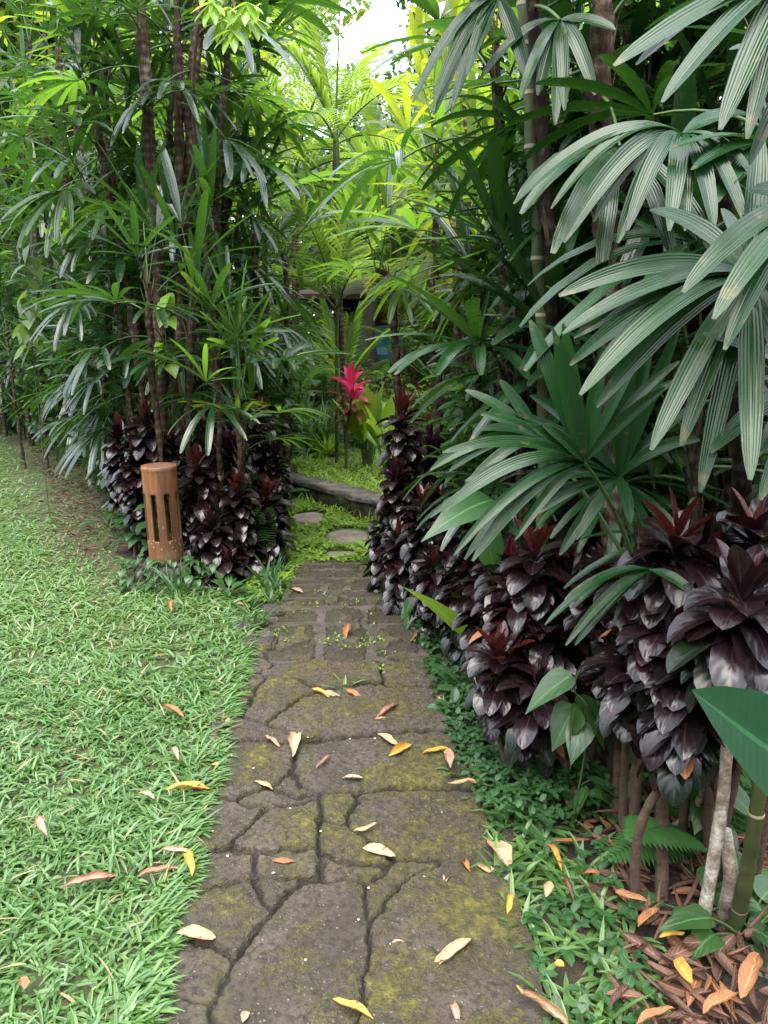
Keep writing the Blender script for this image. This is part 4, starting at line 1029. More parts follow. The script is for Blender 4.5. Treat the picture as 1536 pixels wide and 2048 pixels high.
hero("low palm with broad upright blades and a spread of long ribbons over the near cordylines",
     [gp(1285, 1560), pt(1280, 1300, 2.02), pt(1275, 1130, 2.0)], .012, [
    (.98, pt(1168, 925, 1.78), [(pt(1112, 672, 1.74), .0, 1.55), (pt(1060, 640, 1.86), .02, 1.1), (pt(1205, 700, 1.8), .02, 1.0), (pt(1330, 775, 1.7), .10, .8), (pt(1350, 760, 1.85), .12, .8), (pt(1042, 885, 1.68), .08, 1.2), (pt(1085, 850, 1.7), .06, 1.2), (pt(945, 1122, 1.62), .2), (pt(883, 1026, 1.7), .24), (pt(908, 1110, 1.6), .2, .7), (pt(1030, 1080, 1.65), .14, .7)], .027, (-.1, -.8, .6)),
    (1.0, pt(1238, 955, 2.02), [(pt(1232, 640, 2.0), .0, 1.2), (pt(1358, 655, 1.96), .03, 1.0), (pt(1290, 690, 2.05), .02), (pt(1060, 790, 2.0), .12, 1.0), (pt(990, 830, 1.95), .16), (pt(885, 905, 1.9), .18), (pt(1016, 985, 1.9), .12), (pt(1120, 1110, 1.92), .1), (pt(1260, 1045, 1.8), .08, 1.1), (pt(1420, 800, 2.0), .15), (pt(1400, 880, 1.9), .2)], .027, (-.1, -.8, .6)),
    (.9, pt(1080, 880, 2.15), [(pt(860, 940, 2.1), .2), (pt(920, 990, 2.05), .2), (pt(1000, 760, 2.2), .06), (pt(960, 860, 2.1), .15), (pt(930, 780, 2.2), .1)], .026, (-.1, -.8, .6)),
    (.6, pt(1300, 1140, 1.9), [(pt(1090, 1250, 1.75), .2), (pt(1150, 1290, 1.8), .15), (pt(1130, 1200, 1.8), .15), (pt(1400, 1200, 1.8), .15)], .022, (-.1, -.6, .8)),
 ], 75, dark=False)
hero("tall palm with dark blades crossing the top corner of the bed overhead",
     [gp(1680, 1560), pt(1690, 800, 1.55), pt(1690, 300, 1.5), pt(1680, 60, 1.45)], .026, [
    (.98, pt(1590, -60, 1.32), [(pt(1228, 132, 1.22), .06), (pt(1325, 205, 1.18), .08), (pt(1290, 60, 1.4), .1), (pt(1440, 260, 1.2), .1), (pt(1560, 280, 1.2), .1), (pt(1350, -120, 1.3), .1)], .027, (-.1, -.5, .85)),
    (.9, pt(1640, 110, 1.4), [(pt(1370, 55, 1.6), .05), (pt(1460, 100, 1.35), .08), (pt(1500, 330, 1.3), .2), (pt(1640, 400, 1.3), .2)], .027, (-.1, -.5, .85)),
 ], 77)
hero("tall palm with long striped fans drooping beside the patch of open sky",
     [gp(1130, 1180), pt(1110, 700, 2.8), pt(1080, 200, 2.7), pt(1060, -60, 2.65)], .024, [
    (.98, pt(995, -8, 2.5), [(pt(826, 205, 2.4), .22), (pt(868, 208, 2.38), .2), (pt(912, 198, 2.36), .18), (pt(935, 150, 2.36), .14), (pt(950, 110, 2.5), .1), (pt(890, -30, 2.5), .1), (pt(1060, 170, 2.4), .1)], .034, (-.2, -.7, .7)),
    (.9, pt(1120, 40, 2.5), [(pt(1040, 200, 2.3), .15), (pt(1110, 250, 2.3), .1), (pt(1190, 190, 2.35), .15), (pt(960, 160, 2.4), .2), (pt(1230, 60, 2.4), .1)], .032, (-.2, -.7, .7)),
 ], 79)

# ---------------------------------------------------------------- feather palms beyond the path
def feather_data(seed, L, key, leaf, droop, elev, nl=30):
    rng = np.random.default_rng(seed); mb = MB()
    d = np.array([math.cos(R(elev)), 0, math.sin(R(elev))]); P = [np.zeros(3)]; n = 16
    for k in range(n):
        P.append(P[-1] + d * L / n); d = nrm(d - np.array([0, 0, droop / n]))
    P = np.array(P); T = nrm(np.gradient(P, axis=0))
    tube(mb, P, np.linspace(.016, .003, n + 1) * (L / 1.6), 5, 1, .5)
    for sgn in (-1, 1):
        u = np.linspace(.14, .99, nl); i = u * n
        b = np.stack([np.interp(i, np.arange(n + 1), P[:, c]) for c in range(3)], 1); t = np.stack([np.interp(i, np.arange(n + 1), T[:, c]) for c in range(3)], 1)
        side = np.array([0, sgn, 0.0]); upv = np.cross(side * sgn, t) * -1
        ang = np.interp(u, [0, 1], [1.15, .5]) + rng.uniform(-.08, .08, nl)
        D = t * np.cos(ang)[:, None] + side * np.sin(ang)[:, None] + np.array([0, 0, .22])
        LL = leaf * np.interp(u, [0, .25, .6, 1], [.55, 1, .95, .35]) * rng.uniform(.9, 1.1, nl)
        leaves(mb, b, D, LL, leaf * .036 * np.ones(nl), P_STRAP, .8, .3, 3, 0, np.clip(rng.normal(.5, .25, nl), 0, 1), roll=sgn * .2)
    return mb.data("feather_frond", [M[key], M['petiole']])
def feather_palm(label, base, h, r, nf, L, leaf, seed, key='feather', crownshaft=True, z0=0.0, emax=4):
    rng = np.random.default_rng(seed); t = thing("feather_palm", label, "palm", tuple(base))
    lean = rng.normal(0, .05, 2); P = smooth_path([(0, 0, 0), (lean[0], lean[1], h * .5), (lean[0] * 1.5, lean[1], h)], 30)
    mb = MB(); rr = np.full(30, r); rr[::4] *= 1.12; tube(mb, P, rr, 9, 0, .5); mb.build("trunk", [M['trunk'] if crownshaft else M['cane']], t)
    top = P[-1]
    if crownshaft:
        mb = MB(); Q = [top, top + (0, 0, .1), top + (0, 0, .35), top + (0, 0, .55)]; tube(mb, Q, [r * 1.1, r * 1.35, r * 1.1, r * .6], 9, 0, .5); mb.build("crownshaft", [M['cane']], t); top = top + np.array([0, 0, .5])
    elevs = (80, 66, 50, 32, 10)
    ms = [feather_data(seed + e, L * (1, 1, .95, .9, .85)[e], key, leaf, (.5, .9, 1.2, 1.3, 1.2)[e], el) for e, el in enumerate(elevs)]
    a0 = rng.uniform(0, 360)
    for k in range(nf):
        e = min(emax, int(k / nf * (emax + 1)))
        link("frond", ms[e], t, top - np.array([0, 0, .05 * e]), R(a0 + k * 137.5), rng.uniform(.9, 1.1))
    return t
fp = pt(688, 300, 8.6)
feather_palm("tall feather palm with green crownshaft standing against the open sky at the path end", (fp[0], 8.6, 0.15), fp[2] - .45, .030, 9, 1.22, .42, 501)
f2 = pt(668, 560, 8.1); feather_palm("bright feather palm with steep fronds below the tall one", (f2[0], 8.1, .15), f2[2] - .35, .02, 8, 1.25, .45, 520, crownshaft=False, emax=2)
f3 = pt(790, 420, 11.5); feather_palm("feather palm with pale arching fronds in front of the dark trees", (f3[0], 11.5, .15), 2.3, .05, 13, 1.9, .6, 540)
f4 = pt(575, 330, 11.0); feather_palm("feather palm rising behind the yellowing fans near the sky gap", (f4[0], 11.0, .15), 3.0, .05, 13, 2.0, .6, 560)
f5 = pt(690, 655, 10.6); feather_palm("low bushy feather palm in front of the red brown house", (f5[0], 10.6, .2), .55, .03, 14, 1.1, .34, 580, crownshaft=False)
f6 = pt(815, 600, 11.3); feather_palm("small feather palm with light green leaflets beside the house window", (f6[0], 11.3, .2), 1.15, .03, 12, 1.0, .34, 600, crownshaft=False)
# ---------------------------------------------------------------- purple cordylines
def cordyline(label, px, top, bot, Y, leafL=.15, seed=1, red=.10, dens=1.0, lean=0.0, pale=False, group="purple cordylines planted beside the path", wide=1.0):
    rng = np.random.default_rng(seed)
    T_ = pt(px, top, Y); zt = T_[2] - leafL * .75; zb = pt(px, bot, Y)[2]
    x = T_[0]; bx, by = x + lean + rng.normal(0, .03), Y + rng.normal(0, .04) + .03
    t = thing("cordyline", label, "cordyline", (bx, by, 0), group)
    P = smooth_path([(0, 0, 0), ((x - bx) * .3 + rng.normal(0, .02), (Y - by) * .5, zb * .55), (x - bx, Y - by, max(zb, .12)), (x - bx + rng.normal(0, .01), Y - by, zt)], 24)
    mb = MB(); rr = np.linspace(.013, .008, 24); rr[::2] *= 1.12; P_ = P[:-2]; k_ = 15 if pale else 21; tube(mb, P_[:k_ + 1], rr[:k_ + 1] * (1.2 if pale else 1), 9, 0, .5, jit=.12, rng=rng); tube(mb, P_[k_:], rr[k_:22] * .9, 8, 1, .5) if k_ < 20 else None; mb.build("stem", [M['stem_pale' if pale else 'stem'], M['stem']], t)
    H = zt - zb
    n = int((30 + 150 * H / (leafL / .15)) * dens); k = np.arange(n); u = k / (n - 1.0)
    z = zt - u ** .9 * H; S = np.stack([np.interp(z, P[:, 2], P[:, c]) for c in (0, 1)], 1)
    az = k * 2.39996 + rng.normal(0, .25, n)
    el = np.radians(np.interp(u, [0, .06, .2, .5, 1], [84, 62, 38, 14, -14]) + rng.normal(0, 9, n))
    d = np.stack([np.cos(az) * np.cos(el), np.sin(az) * np.cos(el), np.sin(el)], 1)
    L = leafL * np.interp(u, [0, .08, .3, 1], [.62, .95, 1.08, .9]) * rng.uniform(.70, 1.22, n) * wide
    W = leafL * .24 * np.interp(u, [0, .1, .3, 1], [.55, .85, 1.1, 1]) * rng.uniform(.85, 1.15, n)
    isred = u < red * .75
    old = (u > .55) & (rng.random(n) < .5)
    fol = MB()
    for mi, s in ((0, ~isred & ~old), (1, old & ~isred)):
        m = s.sum()
        if m: leaves(fol, np.c_[S[s], z[s]] + d[s] * .006, d[s], L[s], W[s], P_TI, np.interp(u[s], [0, .15, 1], [.5, 1.7, 2.1]) * rng.uniform(.7, 1.3, m), .28, 5, mi, np.clip(rng.normal(.45, .3, m), 0, 1), roll=rng.normal(0, .25, m))
    # a few worn yellow leaves at the foot of the foliage
    y = rng.choice(n, max(1, n // 45)); dd = d[y] - np.array([0, 0, .5])
    leaves(fol, np.c_[S[y], np.full(len(y), zb + .01)], dd, L[y], W[y] * .8, P_TI, 1.5, .3, 5, 2, rng.random(len(y)))
    fol.build("foliage", [M['ti'], M['ti_green'], M['dry_rust']], t)
    m = isred.sum()
    if m:
        yl = MB(); leaves(yl, np.c_[S[isred], z[isred]], d[isred], L[isred] * 1.1, W[isred] * .9, P_TI, .35 * np.ones(m), .4, 5, 0, rng.random(m)); o = yl.build("young_leaves", [M['ti_red']], t); o['label'] = "dark red young leaves at the tip"
    return t
CORD = [ # px, top, bottom, depth, leaf, red share, lean, pale, label
 (805,775,1000,4.35,.150,.16,0,0,"tallest purple cordyline with an upright red tip, standing at the path edge"),
 (885,850,1030,4.5,.145,.06,0,0,"purple cordyline just behind the tallest one, its head against the palm fans"),
 (800,905,1110,4.15,.130,.05,-.02,0,"purple cordyline column bulging over the path below the tallest red tip"),
 (850,965,1190,3.85,.130,.10,0,0,"purple cordyline with a dull red heart in the middle of the path side column"),
 (800,1040,1200,4.0,.13,.03,-.02,0,"low purple cordyline overhanging the far paving blocks"),
 (905,1010,1220,3.6,.130,.08,0,0,"purple cordyline rising between the path side column and the low broad palm"),
 (870,1090,1260,3.55,.125,.03,0,0,"purple cordyline above the yellow green nest fern leaf"),
 (950,935,1120,3.9,.145,.05,0,0,"purple cordyline hidden behind the long ribbons of the low broad palm"),
 (1085,1035,1290,2.55,.150,.10,.02,0,"large near cordyline mound with glossy curled leaves and red heart under the long ribbons"),
 (1160,985,1170,2.9,.150,.06,0,0,"cordyline just behind the large mound, its red tips poking through palm blades"),
 (1055,1130,1330,2.5,.140,.03,.02,0,"cordyline forming the lower half of the large near mound"),
 (1005,1245,1420,2.38,.135,.22,.04,0,"low cordyline with bright wine red tip leaning over the clover by the path"),
 (1070,1310,1470,2.3,.135,.04,.03,0,"lowest hanging cordyline head with orange edged leaves over the leaf litter"),
 (1365,990,1240,1.98,.165,.12,.01,0,"big cordyline rosette with grey green leaves and rusty upright heart in the near bed"),
 (1340,1150,1400,1.92,.150,.05,.0,0,"cordyline head hanging on a straight brown stem below the big rosette"),
 (1490,1085,1330,1.62,.165,.04,0,1,"cordyline with a whitish thick foot beside the green cane at the bed corner"),
 (1385,1235,1500,1.74,.150,.08,-.05,0,"cordyline with bowed ringed stem and an orange worn leaf beside the huge broad leaf"),
 (1510,985,1150,1.95,.155,.05,0,0,"cordyline behind the whitish footed one at the bed corner"),
 (1215,1090,1280,2.45,.145,.05,0,0,"cordyline in deep shade between the large mound and the big rosette"),
 (1450,1190,1400,1.85,.150,.05,.05,0,"cordyline filling the gap between the big rosette and the whitish footed one"),
 (1240,1250,1420,2.3,.14,.03,0,0,"shaded cordyline on a thin bare stem behind the hanging heart shaped vine leaves"),
 (925,860,1100,4.25,.145,.05,0,0,"purple cordyline in the second row behind the path side column, under the silvery fans"),
 (965,1000,1210,3.35,.130,.05,0,0,"purple cordyline between path side column and large mound, half under the pale arrowhead leaf"),
 (925,1110,1290,3.3,.125,.03,0,0,"purple cordyline right above the narrow yellow green leaf"),
 (985,1110,1300,2.95,.145,.04,0,0,"purple cordyline directly behind the wine red low head"),
 (862,850,1010,4.6,.14,.08,0,0,"purple cordyline head pressed between the tallest red tip and the fans"),
 (770,985,1180,4.35,.13,.05,0,0,"outermost purple cordyline of the bank, brushing the far end of the paving"),
 (880,960,1130,4.0,.128,.05,0,0,"purple cordyline filling the heart of the path side column"),
 (1020,1070,1270,2.75,.145,.05,0,0,"cordyline on the path flank of the large near mound"),
 (1140,1080,1290,2.6,.150,.05,0,0,"cordyline on the bed flank of the large near mound"),
 (1110,1190,1380,2.45,.140,.02,0,0,"cordyline underneath the large near mound in its shadow"),
 (1310,1060,1290,2.05,.150,.04,0,0,"cordyline crowding the path flank of the big grey green rosette"),
 (1430,1040,1290,1.95,.155,.05,0,0,"cordyline crowding the bed flank of the big grey green rosette"),
 (1290,1260,1430,1.95,.145,.03,0,0,"low cordyline head under the big grey green rosette"),
 (1540,1150,1380,1.7,.155,.03,0,0,"cordyline leaning out of the bed end over the huge broad leaf"),
 # by the lamp
 (290,795,980,5.05,.150,.12,0,0,"purple cordyline with broad dark crown right above the lamp, lawn side"),
 (238,825,1000,5.2,.145,.08,0,0,"purple cordyline at the lawn end of the lamp mound"),
 (153,800,885,9.0,.20,.10,0,0,"separate small purple cordyline beside the taro leaves at the lawn edge"),
 (415,805,980,5.2,.150,.14,0,0,"purple cordyline with a scarlet tip behind the lamp mound"),
 (392,885,1060,4.85,.150,.12,0,0,"purple cordyline with bright red heart touching the top of the lamp"),
 (460,860,1010,5.1,.145,.06,0,0,"purple cordyline in the middle of the lamp mound under the young palm"),
 (522,795,960,5.5,.145,.16,0,0,"tall purple cordyline with red tip at the path end of the lamp mound"),
 (470,935,1120,4.75,.145,.12,0,0,"purple cordyline with rusty red leaves in the front of the lamp mound"),
 (530,955,1080,5.0,.145,.14,0,0,"purple cordyline with reddish tip leaning toward the far stepping stones"),
 (425,1010,1170,4.6,.14,.03,0,0,"dark cordyline skirt beside the foot of the lamp"),
 (490,1045,1175,4.7,.14,.03,0,0,"dark cordyline skirt nearest the paving in the lamp mound"),
 (545,875,1010,5.35,.14,.05,0,0,"purple cordyline behind the rusty one, along the far ground cover"),
 (375,970,1120,4.85,.14,.03,0,0,"cordyline squeezed directly behind the slotted lamp"),
 (345,850,1000,5.3,.145,.05,0,0,"cordyline at the back of the lamp mound around the palm trunks"),
 (540,1020,1120,4.85,.135,.03,0,0,"low outer cordyline drooping over the bright ground cover"),
 (455,1090,1195,4.5,.13,.02,0,0,"lowest dark cordyline at the lawn corner of the paving"),
 (265,880,1040,5.0,.14,.03,0,0,"green leaved dark cordyline just lawnward of the lamp"),
]
for i, (px, a, b, Y, lf, rd, ln, pale, lab) in enumerate(CORD):
    cordyline(lab, px, a, b, Y, lf, 4000 + i, rd, 1.0, ln, bool(pale))

def pink_plant():
    rng = np.random.default_rng(61); z0 = WH
    b = gp(692, 938, z0); t = thing("pink_cordyline", "cordyline with a bright pink red leaf rosette on a thin bare stem", "cordyline", tuple(b))
    top = pt(703, 795, b[1]) - b
    P = smooth_path([(0, 0, 0), (top[0] * .2, .02, top[2] * .5), tuple(top)], 16); mb = MB(); tube(mb, P, np.linspace(.016, .011, 16), 7, 0, .5); mb.build("stem", [M['stem']], t)
    n = 34; u = np.linspace(0, 1, n); az = np.arange(n) * 2.4; el = np.radians(np.interp(u, [0, .4, 1], [80, 45, 5]) + rng.normal(0, 8, n))
    d = np.stack([np.cos(az) * np.cos(el), np.sin(az) * np.cos(el), np.sin(el)], 1)
    z = top[2] + .10 - u * .26; S = np.repeat(top[None, :2], n, 0)
    mb = MB(); q = u < .55
    leaves(mb, np.c_[S[q], z[q]], d[q], rng.uniform(.20, .31, q.sum()), .040, P_TI, rng.uniform(.4, 1.3, q.sum()), .3, 5, 0, rng.random(q.sum()), roll=rng.normal(0, .3, q.sum()))
    mb.build("pink_leaves", [M['pink']], t)
    mb = MB(); q = ~q; leaves(mb, np.c_[S[q], z[q]], d[q], rng.uniform(.16, .26, q.sum()), .028, P_TI, rng.uniform(.8, 1.6, q.sum()), .3, 5, 0, rng.random(q.sum()))
    mb.build("lower_leaves", [leaf_mat("wine_leaf", (.05, .010, .016), (.24, .02, .05), (.5, .04, .07), .38, .25, 'mid', 5)], t)
pink_plant()

# ---------------------------------------------------------------- bamboo lamp on its stone
def bamboo_mat():
    m, N, L = new_mat("weathered_bamboo"); out = N.new("ShaderNodeOutputMaterial"); tcn = N.new("ShaderNodeTexCoord"); o = tcn.outputs['Object']
    mp = N.new("ShaderNodeMapping"); mp.inputs['Scale'].default_value = (1, 1, .12); L.new(o, mp.inputs[0])
    c = ramp(N, L, noise(N, L, 26, 6, mp.outputs[0], .65), [(.3, (.070, .028, .013)), (.5, (.20, .082, .031)), (.72, (.37, .175, .07))])
    st = ramp(N, L, noise(N, L, 7, 5, mp.outputs[0]), [(.44, 0), (.62, .85)]); c = mixc(N, L, st, c, (.055, .022, .011)); c = mixc(N, L, ramp(N, L, noise(N, L, 3.2, 6, o, .7), [(.5, 0), (.68, .55)]), c, (.16, .12, .085))
    sp = N.new("ShaderNodeTexVoronoi"); sp.inputs['Scale'].default_value = 42; L.new(o, sp.inputs['Vector'])
    sz = N.new("ShaderNodeSeparateXYZ"); L.new(o, sz.inputs[0])
    low = ramp(N, L, sz.outputs[2], [(.05, 1), (.45, .0)])
    w2 = N.new("ShaderNodeTexWhiteNoise"); L.new(sp.outputs['Position'], w2.inputs['Vector'])
    msk = mathn(N, L, 'MULTIPLY', ramp(N, L, sp.outputs['Distance'], [(.14, 1), (.22, 0)]), mathn(N, L, 'MULTIPLY', mathn(N, L, 'GREATER_THAN', w2.outputs['Value'], .55), low))
    c = mixc(N, L, msk, c, (.42, .36, .27))
    p = N.new("ShaderNodeBsdfPrincipled"); L.new(c, p.inputs['Base Color']); p.inputs['Roughness'].default_value = .55
    bp = N.new("ShaderNodeBump"); bp.inputs['Strength'].default_value = .35; bp.inputs['Distance'].default_value = .003
    L.new(noise(N, L, 60, 5, mp.outputs[0]), bp.inputs['Height']); L.new(bp.outputs[0], p.inputs['Normal']); L.new(p.outputs[0], out.inputs[0]); return m
def lamp():
    bs = pt(334, 1122, 4.6); tp = pt(329, 930, 4.6); H = tp[2] - bs[2]; rad = .104
    t = thing("bamboo_lamp", "reddish brown bamboo tube garden lamp with tall slots, standing on a stone by the lawn", "garden lamp", tuple(bs))
    t.rotation_euler = (R(.8), R(-.9), 0)
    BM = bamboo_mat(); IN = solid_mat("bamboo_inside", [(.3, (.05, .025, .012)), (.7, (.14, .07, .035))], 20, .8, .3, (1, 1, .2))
    nA, nslot = 96, 8; zs = [0, .006, .012, .05, .10, .145, .152, .158, .28, .36, .44, .452, .50, .56, H - .025, H - .018, H - .010, H - .003, H]
    zs = [min(z, H) for z in zs]
    def rz(z): 
        b = 1 + .035 * math.exp(-((z - (H - .016)) / .010) ** 2) + .010 * math.sin(z * 30) * .3
        if z < .012: b *= .93 + .07 * (z / .012)
        return rad * b
    z_lo, z_hi = .152, .44
    z_lo, z_hi = zs[6], zs[10]
    bm = bmesh.new(); G = {}
    sw = 2.2
    for s, f in (('o', 1.0), ('i', .90)):
        for k, z in enumerate(zs):
            for a in range(nA):
                th = 2 * math.pi * (a + .5) / nA + .0
                G[s, k, a] = bm.verts.new((rz(z) * f * math.cos(th), rz(z) * f * math.sin(th), z))
    def slot(k, a):
        if not (6 <= k < 10): return False
        return ((a - 66) % 12) in (0, 1, 2, 3, 4)
    for k in range(len(zs) - 1):
        for a in range(nA):
            b = (a + 1) % nA
            if slot(k, a): 
                for (kk, aa, e) in ((k, a - 1, 'l'), (k, b, 'r')):
                    if not slot(k, aa % nA):
                        q = a if e == 'l' else b
                        vs = [G['o', k, q], G['i', k, q], G['i', k + 1, q], G['o', k + 1, q]]
                        f = bm.faces.new(vs if e == 'r' else vs[::-1]); f.material_index = 1
                if k == 6: f = bm.faces.new([G['o', k, a], G['o', k, b], G['i', k, b], G['i', k, a]]); f.material_index = 1
                if k == 9: f = bm.faces.new([G['o', k + 1, b], G['o', k + 1, a], G['i', k + 1, a], G['i', k + 1, b]]); f.material_index = 1
                continue
            f = bm.faces.new([G['o', k, a], G['o', k, b], G['o', k + 1, b], G['o', k + 1, a]]); f.smooth = True
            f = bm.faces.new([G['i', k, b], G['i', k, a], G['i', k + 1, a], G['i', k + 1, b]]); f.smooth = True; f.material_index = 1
    for k in (0, len(zs) - 1):
        for a in range(nA):
            b = (a + 1) % nA; vs = [G['o', k, a], G['o', k, b], G['i', k, b], G['i', k, a]]
            bm.faces.new(vs if k else vs[::-1])
    me = bpy.data.meshes.new("lamp_body"); bm.to_mesh(me); bm.free(); me.materials.append(BM); me.materials.append(IN)
    o = bpy.data.objects.new("lamp_body", me); COL.objects.link(o); o.parent = t
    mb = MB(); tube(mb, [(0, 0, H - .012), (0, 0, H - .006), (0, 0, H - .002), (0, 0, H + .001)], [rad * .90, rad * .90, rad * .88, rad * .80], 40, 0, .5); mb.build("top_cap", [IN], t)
    mb = MB(); tube(mb, [(0, 0, 0), (0, 0, .05), (0, 0, .055), (0, 0, .075)], [.03, .03, .022, .02], 16, 0, .5); mb.build("bulb_socket", [solid_mat("socket", [(.3, (.02, .02, .02)), (.7, (.04, .04, .04))], 8, .5, .1)], t)
    return bs
    mb = MB(); z = np.linspace(.07, .19, 9); tube(mb, [(0, 0, q) for q in z], .034 * np.sin(np.linspace(.45, 3.0, 9)), 16, 0, .5); mb.build("bulb", [solid_mat("bulb_glass", [(.3, (.55, .55, .52)), (.7, (.65, .65, .62))], 4, .15, .02, spec=.6)], t)
    return bs
lamp_base = lamp()
def rock(name, label, cat, c, size, seed, mat, group=None, rz=0):
    rng = np.random.default_rng(seed); bm = bmesh.new(); bmesh.ops.create_cube(bm, size=1)
    bmesh.ops.bevel(bm, geom=bm.edges[:], offset=.09, segments=2, affect='EDGES'); bmesh.ops.subdivide_edges(bm, edges=bm.edges[:], cuts=3, use_grid_fill=True)
    from mathutils import noise as mn
    for v in bm.verts:
        v.co = Vector((v.co.x * size[0], v.co.y * size[1], v.co.z * size[2]))
        v.co += mn.noise_vector(v.co * 9 + Vector((seed, 0, 0))) * .022
    for f in bm.faces: f.smooth = True
    me = bpy.data.meshes.new(name); bm.to_mesh(me); bm.free(); me.materials.append(mat)
    o = bpy.data.objects.new(name, me); COL.objects.link(o); o.location = c; o.rotation_euler = (0, 0, rz)
    return tag(o, label, cat, group)
M['rock'] = solid_mat("dark_rock", [(.3, (.018, .019, .016)), (.55, (.05, .052, .044)), (.75, (.10, .10, .085))], 9, .9, 1.0, dist=.02)
rock("stone_block", "dark squared stone under the bamboo lamp, wrapped in small vine leaves", "stone", (lamp_base[0], lamp_base[1] + .01, lamp_base[2] / 2 - .004), (.27, .25, lamp_base[2] + .012), 2, M['rock'])
for i, (px, py, s, lab) in enumerate([(520, 1300, .11, "low dark edging stone where the lawn meets the squared paving blocks"), (505, 1262, .10, "mossy edging stone in weeds beside the squared blocks"), (545, 1232, .10, "small edging stone under the upright weeds at the far lawn corner")]):
    c = gp(px, py); rock("edging_stone", lab, "stone", (c[0], c[1], .015), (s * 1.5, s, .07), 30 + i, M['slab'], "stones along the lawn edge of the paving", rz=i)

# creeping vine round the lamp stone
def leaf_patch(mb, c, r, n, L, W, prof, rng, z0=.0, h=.2, mat=0, el=(-.2, .9), droop=(.2, 1.2)):
    a = rng.uniform(0, 6.28, n); rr = r * np.sqrt(rng.random(n)); P = np.c_[c[0] + rr * np.cos(a), c[1] + rr * np.sin(a) * .8, z0 + rng.random(n) * h]
    a2 = rng.uniform(0, 6.28, n); e = rng.uniform(*el, n); d = np.stack([np.cos(a2) * np.cos(e), np.sin(a2) * np.cos(e), np.sin(e)], 1)
    leaves(mb, P, d, L * rng.uniform(.7, 1.2, n), W * rng.uniform(.8, 1.2, n), prof, rng.uniform(*droop, n), .2, 5, mat, rng.random(n), roll=rng.normal(0, .3, n))
def vine_on_stone():
    rng = np.random.default_rng(77); t = thing("creeping_vine", "small heart leaved vine creeping over the stone below the bamboo lamp", "vine", (lamp_base[0], lamp_base[1] - .05, 0))
    mb = MB(); b = np.array([lamp_base[0], lamp_base[1] - .05, 0])
    for k in range(6):
        x = rng.uniform(-.16, .2); P = smooth_path([(x * 2, -.2, .01), (x * 1.4, -.14, lamp_base[2] * .7), (x, -.09, lamp_base[2] + .02), (x * .8, .04, lamp_base[2] + .03)], 12); tube(mb, P, .003, 5, 0, .5)
    mb.build("stem", [M['petiole']], t)
    mb = MB(); n = 90; x = rng.uniform(-.26, .34, n); q = rng.random(n); z = np.where(q < .5, lamp_base[2] + rng.uniform(-.01, .05, n), rng.uniform(.02, lamp_base[2], n)); y = np.where(q < .5, rng.uniform(-.12, .05, n), -.10 - rng.uniform(.03, .14, n))
    a = rng.uniform(-2.6, -.5, n); e = rng.uniform(-.5, .6, n); d = np.stack([np.cos(a) * np.cos(e), np.sin(a) * np.cos(e), np.sin(e)], 1)
    leaves(mb, np.c_[x, y, z], d, rng.uniform(.04, .085, n), rng.uniform(.016, .03, n), P_HEART, rng.uniform(.4, 1.6, n), .2, 5, 0, rng.random(n)); mb.build("foliage", [M['shrub']], t)
vine_on_stone()
def weed(label, px, py, n, L, W, seed, key='cover', z0=0.0, prof=P_STRAP, el=(35, 85), cat="plant", name="weed_plant", droop=(.4, 1.6), pet=0.0):
    rng = np.random.default_rng(seed); c = gp(px, py, z0); mb = MB(); a = np.arange(n) * 2.4 + rng.uniform(0, 1, n); e = np.radians(rng.uniform(*el, n))
    d = np.stack([np.cos(a) * np.cos(e), np.sin(a) * np.cos(e), np.sin(e)], 1); b = rng.uniform(-.015, .015, (n, 3)) * (1, 1, 0) * (L / .12)
    if pet:
        for k in range(n):
            tip = b[k] + d[k] * pet * rng.uniform(.6, 1.15) + (0, 0, pet * .25); tube(mb, smooth_path([b[k], b[k] + (tip - b[k]) * .5 + (0, 0, pet * .12), tip], 6), [.006, .005, .005, .004, .004, .003], 5, 1, .5); b[k] = tip
        d = d * (1, 1, .25) if prof is P_HEART else d
    leaves(mb, b, d, L * rng.uniform(.7, 1.2, n), W * rng.uniform(.8, 1.2, n), prof, rng.uniform(*droop, n), .22, 5, 0, rng.random(n), roll=rng.normal(0, .25, n))
    o = mb.build(name, [M[key], M['petiole']], loc=tuple(c)); return tag(o, label, cat)
weed("tuft of strappy grass at the foot of the lamp stone", 350, 1195, 16, .28, .008, 1)
weed("tuft of upright green weed beside the far paving and lawn corner", 540, 1180, 14, .22, .012, 2)
weed("lone grass sprout growing in the joint of the mossy paving stone", 692, 1385, 5, .12, .006, 3, key='grass')
weed("broad leaved seedling with pale leaves in the litter under the near cordylines", 1395, 1850, 6, .10, .032, 4, key='taro', prof=P_OVAL, el=(5, 50), pet=.08)
weed("small weed with oval leaves by the cut stems in the bed", 1230, 1640, 9, .09, .022, 5, key='shrub', prof=P_OVAL, el=(10, 60), pet=.06)
weed("leafy seedling at the paving edge below the wine red cordyline tip", 905, 1440, 10, .06, .018, 6, key='cover', prof=P_OVAL, el=(5, 60), pet=.05)
weed("low dark leaved plant at the bottom of the bed beside the green cane", 1480, 1890, 8, .13, .04, 7, key='shrub', prof=P_HEART, el=(10, 60), pet=.12)
weed("green hand shaped leaf plant on the bare trail lawnward of the lamp", 225, 1060, 7, .20, .022, 8, key='cover', prof=P_FAN, el=(10, 50), pet=.15)
weed("grey green spreading seedling palm over the worn trail", 205, 955, 8, .32, .016, 9, key='shrub', prof=P_FAN, el=(15, 50), pet=.16)
weed("small yellow green cordyline seedling at the path corner before the low wall", 752, 1112, 14, .26, .020, 10, key='canna', prof=P_STRAP, el=(25, 80))
